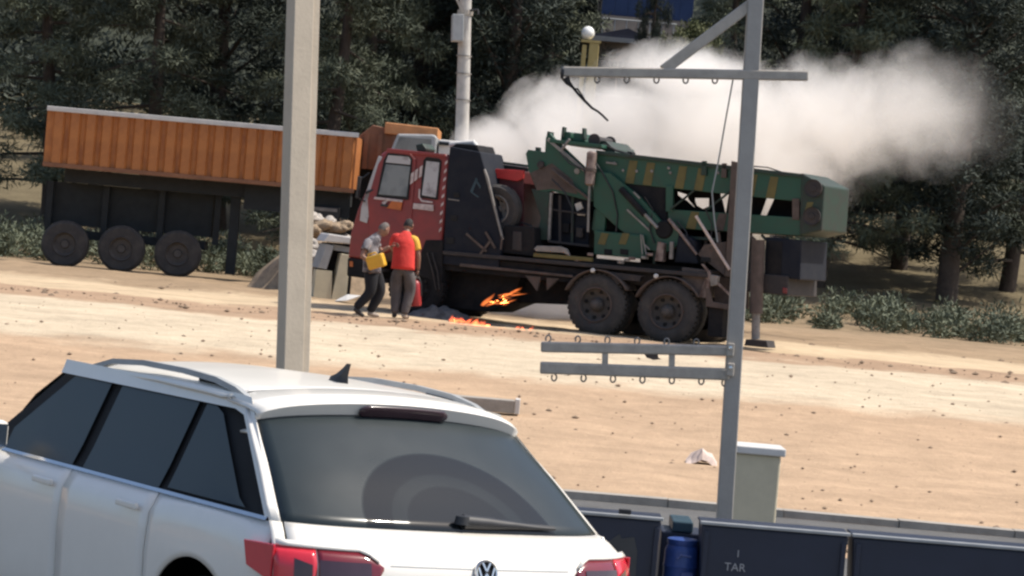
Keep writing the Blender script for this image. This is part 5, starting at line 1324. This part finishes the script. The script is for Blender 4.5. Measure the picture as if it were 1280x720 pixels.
for s in (-1, 1):
    MB().grid(patch(.74, .99, .952 * s, 1.0 * s, 0, 8, 3)).build('quarter_corner', WP, car, smooth=50, thick=.012)
    MB().grid(patch(.992, 1.45, .955 * s, 1.0 * s, .0, 8, 4)).build('rear_pillar', WP, car, smooth=50, thick=.012)
MB().grid(patch(.32, 1.43, -.985, .985, -.03, 14, 24)).build('tail_shell', M['gap'], car, smooth=60)
# grey strip painting the shade of a pressed line below the window
MB().grid(patch(.858, .862, -.5, .5, .0075, 1, 20)).build('crease_shade', M['grey_panel'], tg)
# rear glass with dust and the wiped arc
def glass_material():
    m = bpy.data.materials.new('tinted_rear_glass'); m.use_nodes = True; t = m.node_tree; L = t.links.new; N = t.nodes.new
    b = t.nodes['Principled BSDF']; b.inputs['Specular IOR Level'].default_value = .36
    tc = N('ShaderNodeTexCoord')
    def dist(c_, sc):
        mp = N('ShaderNodeVectorMath'); mp.operation = 'SUBTRACT'; L(tc.outputs['Object'], mp.inputs[0]); mp.inputs[1].default_value = c_
        s2 = N('ShaderNodeVectorMath'); s2.operation = 'MULTIPLY'; L(mp.outputs[0], s2.inputs[0]); s2.inputs[1].default_value = sc
        le = N('ShaderNodeVectorMath'); le.operation = 'LENGTH'; L(s2.outputs[0], le.inputs[0]); return le.outputs['Value']
    d = dist((.17, -.02, 1.0), (1, 1, 1))
    nz = N('ShaderNodeTexNoise'); nz.inputs['Scale'].default_value = 7; nz.inputs['Detail'].default_value = 6; L(tc.outputs['Object'], nz.inputs['Vector'])
    cr = N('ShaderNodeValToRGB'); el = cr.color_ramp.elements
    el[0].position = 0; el[0].color = (.10, .10, .10, 1); el[1].position = .99; el[1].color = (.9, .9, .9, 1)
    for p_, v in ((.27, .10), (.285, .38), (.345, .34), (.36, .06), (.475, .05), (.49, .80)):
        e_ = el.new(p_); e_.color = (v, v, v, 1)
    L(d, cr.inputs[0])
    sp = N('ShaderNodeSeparateXYZ'); L(tc.outputs['Object'], sp.inputs[0])
    mul = N('ShaderNodeMath'); mul.operation = 'MULTIPLY'; L(cr.outputs[0], mul.inputs[0])
    nr = N('ShaderNodeMapRange'); nr.inputs[1].default_value = .3; nr.inputs[2].default_value = .7; nr.inputs[3].default_value = .92; nr.inputs[4].default_value = 1.05; L(nz.outputs['Fac'], nr.inputs[0]); L(nr.outputs[0], mul.inputs[1])
    mx = N('ShaderNodeMix'); mx.data_type = 'RGBA'; L(mul.outputs[0], mx.inputs[0])
    mx.inputs[6].default_value = (.012, .014, .016, 1); mx.inputs[7].default_value = (.022, .031, .034, 1)
    L(mx.outputs[2], b.inputs['Base Color'])
    rr = N('ShaderNodeMapRange'); rr.inputs[3].default_value = .05; rr.inputs[4].default_value = .35; L(mul.outputs[0], rr.inputs[0]); L(rr.outputs[0], b.inputs['Roughness'])
    return m
M['car_glass'] = glass_material()
rw = MB().grid(patch(.993, 1.44, -.952, .952, .004, 12, 34)).build('rear_window', M['car_glass'], car, smooth=60, thick=.006)
# spoiler: overhanging lip above the glass
sp = MB(); rows = []
prof = [(.85, 1.388), (.79, 1.391), (.775, 1.398), (.733, 1.478), (.750, 1.494), (.84, 1.508), (1.0, 1.520)]
for (x, z) in prof:
    row = []
    for k in range(33):
        s_ = -1 + 2 * k / 32; a_ = abs(s_)
        row.append((x + .10 * (.4 * a_ ** 2 + .6 * a_ ** 5), -s_ * .69, z - .055 * a_ ** 2 - .035 * a_ ** 8))
    rows.append(row)
spo = sp.grid(rows).build('spoiler', WP, car, smooth=35, thick=.01)
bl_ = MB(); rows = []
for i, z in enumerate((1.422, 1.428, 1.462, 1.468)):
    row = []
    for k in range(17):
        s_ = -.33 + .66 * k / 16; e_ = 1 - .0 * abs(s_); a_ = abs(s_)
        zz_ = 1.444 + (z - 1.444) * (1 if a_ < .295 else max(.25, (.33 - a_) / .035 * .75 + .25))
        row.append((.775 - .525 * (zz_ - 1.398) - .007 - (.004 if i in (1, 2) else 0) + .10 * (.4 * a_ ** 2), -s_ * .69, zz_ - .055 * a_ ** 2))
    rows.append(row)
bl_.grid(rows).build('brake_lamp', M['lamp_dark'], spo, smooth=50, thick=.008)
# roof
def roofp(x, s_):
    zc = float(np.interp(x, [.90, 1.0, 1.3, 1.8, 2.3, 2.65, 2.8], [1.508, 1.517, 1.530, 1.536, 1.525, 1.488, 1.455]))
    w_ = float(np.interp(x, [.9, 1.5, 2.8], [.685, .685, .64])); a_ = abs(s_)
    return Vector((x + .12 * a_ ** 2 * (1 if x < 1 else 0), -s_ * w_, zc - .05 * a_ ** 2 - .035 * a_ ** 8))
rows = [[roofp(x, -1 + 2 * k / 30) for k in range(31)] for x in np.linspace(.99, 2.8, 22)]
MB().grid(rows).build('roof', WP, car, smooth=50, thick=.012)
# antenna: shark fin
fin = MB(); base = roofp(1.30, 0)
rows = []
for z, x0, x1, w_ in ((-.006, -.075, .10, .032), (.018, -.07, .085, .027), (.035, -.068, .035, .018), (.065, -.075, -.015, .010), (.088, -.082, -.045, .006)):
    rows.append([base + Vector((x, y, z)) for x, y in ((x0, 0), (x0 + .3 * (x1 - x0), w_), (x0 + .7 * (x1 - x0), w_ * .8), (x1, 0), (x0 + .7 * (x1 - x0), -w_ * .8), (x0 + .3 * (x1 - x0), -w_))])
fin.grid(rows, close=True); fin.f.append(tuple(range(24, 30)))
fin.build('antenna', M['black_plastic'], car, smooth=40)
# roof rails
for s in (-1, 1):
    path = [Vector((x, -s * (.63 - .0 * x), 1.435 + dz)) for x, dz in ((1.0, .0), (1.12, .035), (1.3, .062), (1.6, .075), (2.0, .075), (2.3, .055), (2.5, .01))]
    rb = MB(); rows = []
    for p_ in path: rows.append([p_ + Vector((0, y, z)) for y, z in ((-.018, -.012), (.018, -.012), (.014, .014), (-.014, .014))])
    rb.grid(rows, close=True); rb.build('roof_rail', M['grey_panel'], car, smooth=50)
    MB().prism([(1.10, 1.45), (1.5, 1.47), (1.5, 1.497), (1.28, 1.487)], -s * .606, -s * .616).build('rail_gap', M['gap'], car)
# lamps
def lamp_z(s_):
    a_ = abs(s_); tip = .535
    k_ = min(1, max(0, (a_ - tip) / .09)); 
    return (.845 - .105 * k_ ** .8, .848 + .058 * k_)
for s in (-1, 1):
    lm = MB().grid(patch(0, 0, .538 * s, .835 * s, .014, 6, 14, lamp_z)).build('tail_lamp', M['lamp_red'], car, smooth=50, thick=.012)
    lo_ = MB().grid(patch(0, 0, .842 * s, 1.0 * s, .014, 6, 8, lamp_z)).build('tail_lamp', M['lamp_bright'], car, smooth=50, thick=.012)
    MB().grid(patch(0, 0, .60 * s, .83 * s, .019, 3, 10, lambda s_: (.765, .862))).build('lamp_inner', M['lamp_dark'], lm, smooth=50)
    MB().grid(patch(0, 0, .86 * s, .93 * s, .019, 2, 4, lambda s_: (.78, .84 + .3 * (abs(s_) - .86)))).build('lamp_inner', M['lamp_dark'], lo_, smooth=50)
    MB().grid(patch(0, 0, .56 * s, .99 * s, .022, 1, 10, lambda s_: (lamp_z(s_)[1] + .002, lamp_z(s_)[1] + .02))).build('lamp_lip', M['white_paint'], car, smooth=50, thick=.014)
    # wrap round the flank
    c_ = tail(.83, s); MB().prism([(c_.x - .004, .76), (c_.x + .20, .80), (c_.x + .24, .90), (c_.x - .004, .912)], c_.y, c_.y - s * .012).build('tail_lamp', M['lamp_bright'], car, bevel=.004)
# badge
bd = MB().lathe([(.001, .0), (.047, .0), (.05, -.006)], 32, 'x'); bdo = bd.build('badge', M['gap'], car, smooth=40)
c_ = tail(.845, 0, .012); bdo.location = c_; bdo.rotation_euler = (0, R(12), 0)
MB().lathe([(.045, -.002), (.046, -.010), (.053, -.012), (.056, -.006), (.056, .002)], 40, 'x').build('ring', M['chrome'], bdo, smooth=40)
mb = MB()
def stroke(a_, b_, w_=.008): mb.bar((-.006, -a_[0], a_[1]), (-.006, -b_[0], b_[1]), .008, w_)
stroke((-.020, .043), (0, .006)); stroke((.020, .043), (0, .006))
stroke((-.040, .022), (-.019, -.040)); stroke((-.019, -.040), (0, -.003)); stroke((0, -.003), (.019, -.040)); stroke((.019, -.040), (.040, .022))
mb.build('emblem', M['chrome'], bdo)
# rear wiper
wp = MB(); a_, b_ = tail(1.025, .0, .03), tail(1.012, .58, .028)
wip = MB().tube([a_, a_.lerp(b_, .25), a_.lerp(b_, .55), b_], [.034, .030, .019, .006], 8).build('wiper_arm', M['black_plastic'], car, smooth=50)
MB().lathe([(.001, .03), (.03, .025), (.036, -.01)], 14, 'z', a_).build('wiper_pivot', M['black_plastic'], wip, smooth=50)
MB().tube([tail(1.034, .12, .018), tail(1.03, .35, .018), tail(1.02, .6, .016)], .007, 6).build('wiper_blade', M['black_plastic'], wip)
# flanks
def flank(x, z):
    """half width of the body side at height z"""
    w_ = float(np.interp(z, [.25, .45, .75, .90, .96, 1.02, 1.45], [.84, .89, .905, .895, .87, .825, .655]))
    return w_ * float(np.interp(x, [.15, .5, 1, 3.2, 3.9, 4.2], [.98, .99, 1.0, 1.0, .95, .80]))
def side(x0, x1, z0, z1, s, off=0, nx=10, nz=6, zf=None):
    rows = []
    for i in range(nz + 1):
        row = []
        for k in range(nx + 1):
            x = x0 + (x1 - x0) * k / nx; a_, b_ = (z0, z1) if zf is None else zf(x)
            z = a_ + (b_ - a_) * i / nz
            row.append((x, -s * (flank(x, z) + off), z))
        rows.append(row)
    return rows
sill = .30
def arch(x, xc): 
    q_ = .40 ** 2 - (x - xc) ** 2
    return .36 + math.sqrt(q_) if q_ > 0 else sill
WR, WF = .88, 3.45
for s in (-1, 1):
    MB().grid(side(.30, 1.31, 0, 0, s, 0, 24, 8, lambda x: (max(sill, arch(x, WR)), 0.985))).build('rear_wing', WP, car, smooth=50, thick=.012)
    for x0, x1 in ((1.32, 2.17), (2.18, 3.03)):
        dr = MB().grid(side(x0, x1, sill, .985, s, .003, 10, 8)).build('door', WP, car, smooth=50, thick=.012)
        y_ = -s * (flank(x0 + .1, .9) + .03)
        MB().span((x0 + .06, y_ - .012, .895), (x0 + .25, y_ + .012, .925)).build('handle', WP, dr, bevel=.008)
        MB().grid(side(x0 + .05, x1 - .05, 0, 0, s, -.008, 8, 4, lambda x: (1.0, min(1.40, 1.0 + max(0, 3.1 - x) * .8)))).build('side_window', M['car_glass'], car, smooth=60)
    MB().grid(side(.62, 1.30, 0, 0, s, -.008, 8, 4, lambda x: (1.01, min(1.39, 1.01 + max(0, x - .66) * .75)))).build('quarter_window', M['car_glass'], car, smooth=60)
    MB().grid(side(.45, 3.15, 0, 0, s, -.03, 26, 5, lambda x: (.97, min(1.425, 1.0 + max(0.0, x - .40) * .75, 1.0 + max(0, 3.25 - x) * .8)))).build('side_frame', M['gap'], car, smooth=60)
    MB().grid(side(.40, 2.75, 0, 0, s, .004, 26, 2, lambda x: (min(1.395, .985 + max(0.0, x - .42) * .75), min(1.46, 1.0 + max(0.0, x - .36) * .78)))).build('roof_edge', WP, car, smooth=60)
    MB().grid(side(.40, 3.1, .985, 1.0, s, .006, 20, 1)).build('window_trim', M['chrome'], car, smooth=60)
    MB().grid(side(3.04, 4.1, 0, 0, s, 0, 20, 8, lambda x: (max(sill, arch(x, WF)), .98 - .16 * max(0, x - 3.04)))).build('front_wing', WP, car, smooth=50, thick=.012)
    mi = MB().box((2.85, -s * 1.0, 1.07), (.14, .20, .14)).build('wing_mirror', WP, car, bevel=.03)
    MB().box((2.775, -s * 1.0, 1.07), (.006, .16, .11)).build('mirror_glass', M['chrome'], mi)
    for xw in (WR, WF):
        w_ = MB().lathe([(.20, -.09), (.28, -.11), (.33, -.08), (.34, 0), (.33, .08), (.28, .11), (.20, .09)], 32).build('wheel', M['rubber'], car, smooth=40)
        w_.location = (xw, -s * .80, .34)
        MB().lathe([(.001, -.03), (.06, -.07), (.20, -.08), (.21, -.02), (.21, .02), (.20, .08), (.06, .07), (.001, .03)], 28).build('rim', M['chrome'], w_, smooth=40)
ws = [[(x, y * w_, z - .03 * y * y) for y in np.linspace(-1, 1, 13)] for x, z, w_ in ((2.79, 1.45, .62), (3.05, 1.29, .66), (3.34, 1.0, .72))]
MB().grid(ws).build('windscreen', M['car_glass'], car, smooth=60)
hd2 = [[(x - .10 * y * y, y * w_, z - .05 * y * y) for y in np.linspace(-1, 1, 13)] for x, z, w_ in ((3.32, .99, .80), (3.7, .96, .83), (4.05, .91, .82), (4.22, .80, .80), (4.28, .55, .80), (4.22, .28, .76))]
MB().grid(hd2).build('bonnet', WP, car, smooth=50)
MB().span((.3, -.78, .22), (4.0, .78, .30)).build('underbody', M['gap'], car)
MB().span((2.9, -.7, .3), (3.35, .7, .95)).build('dashboard', M['gap'], car)
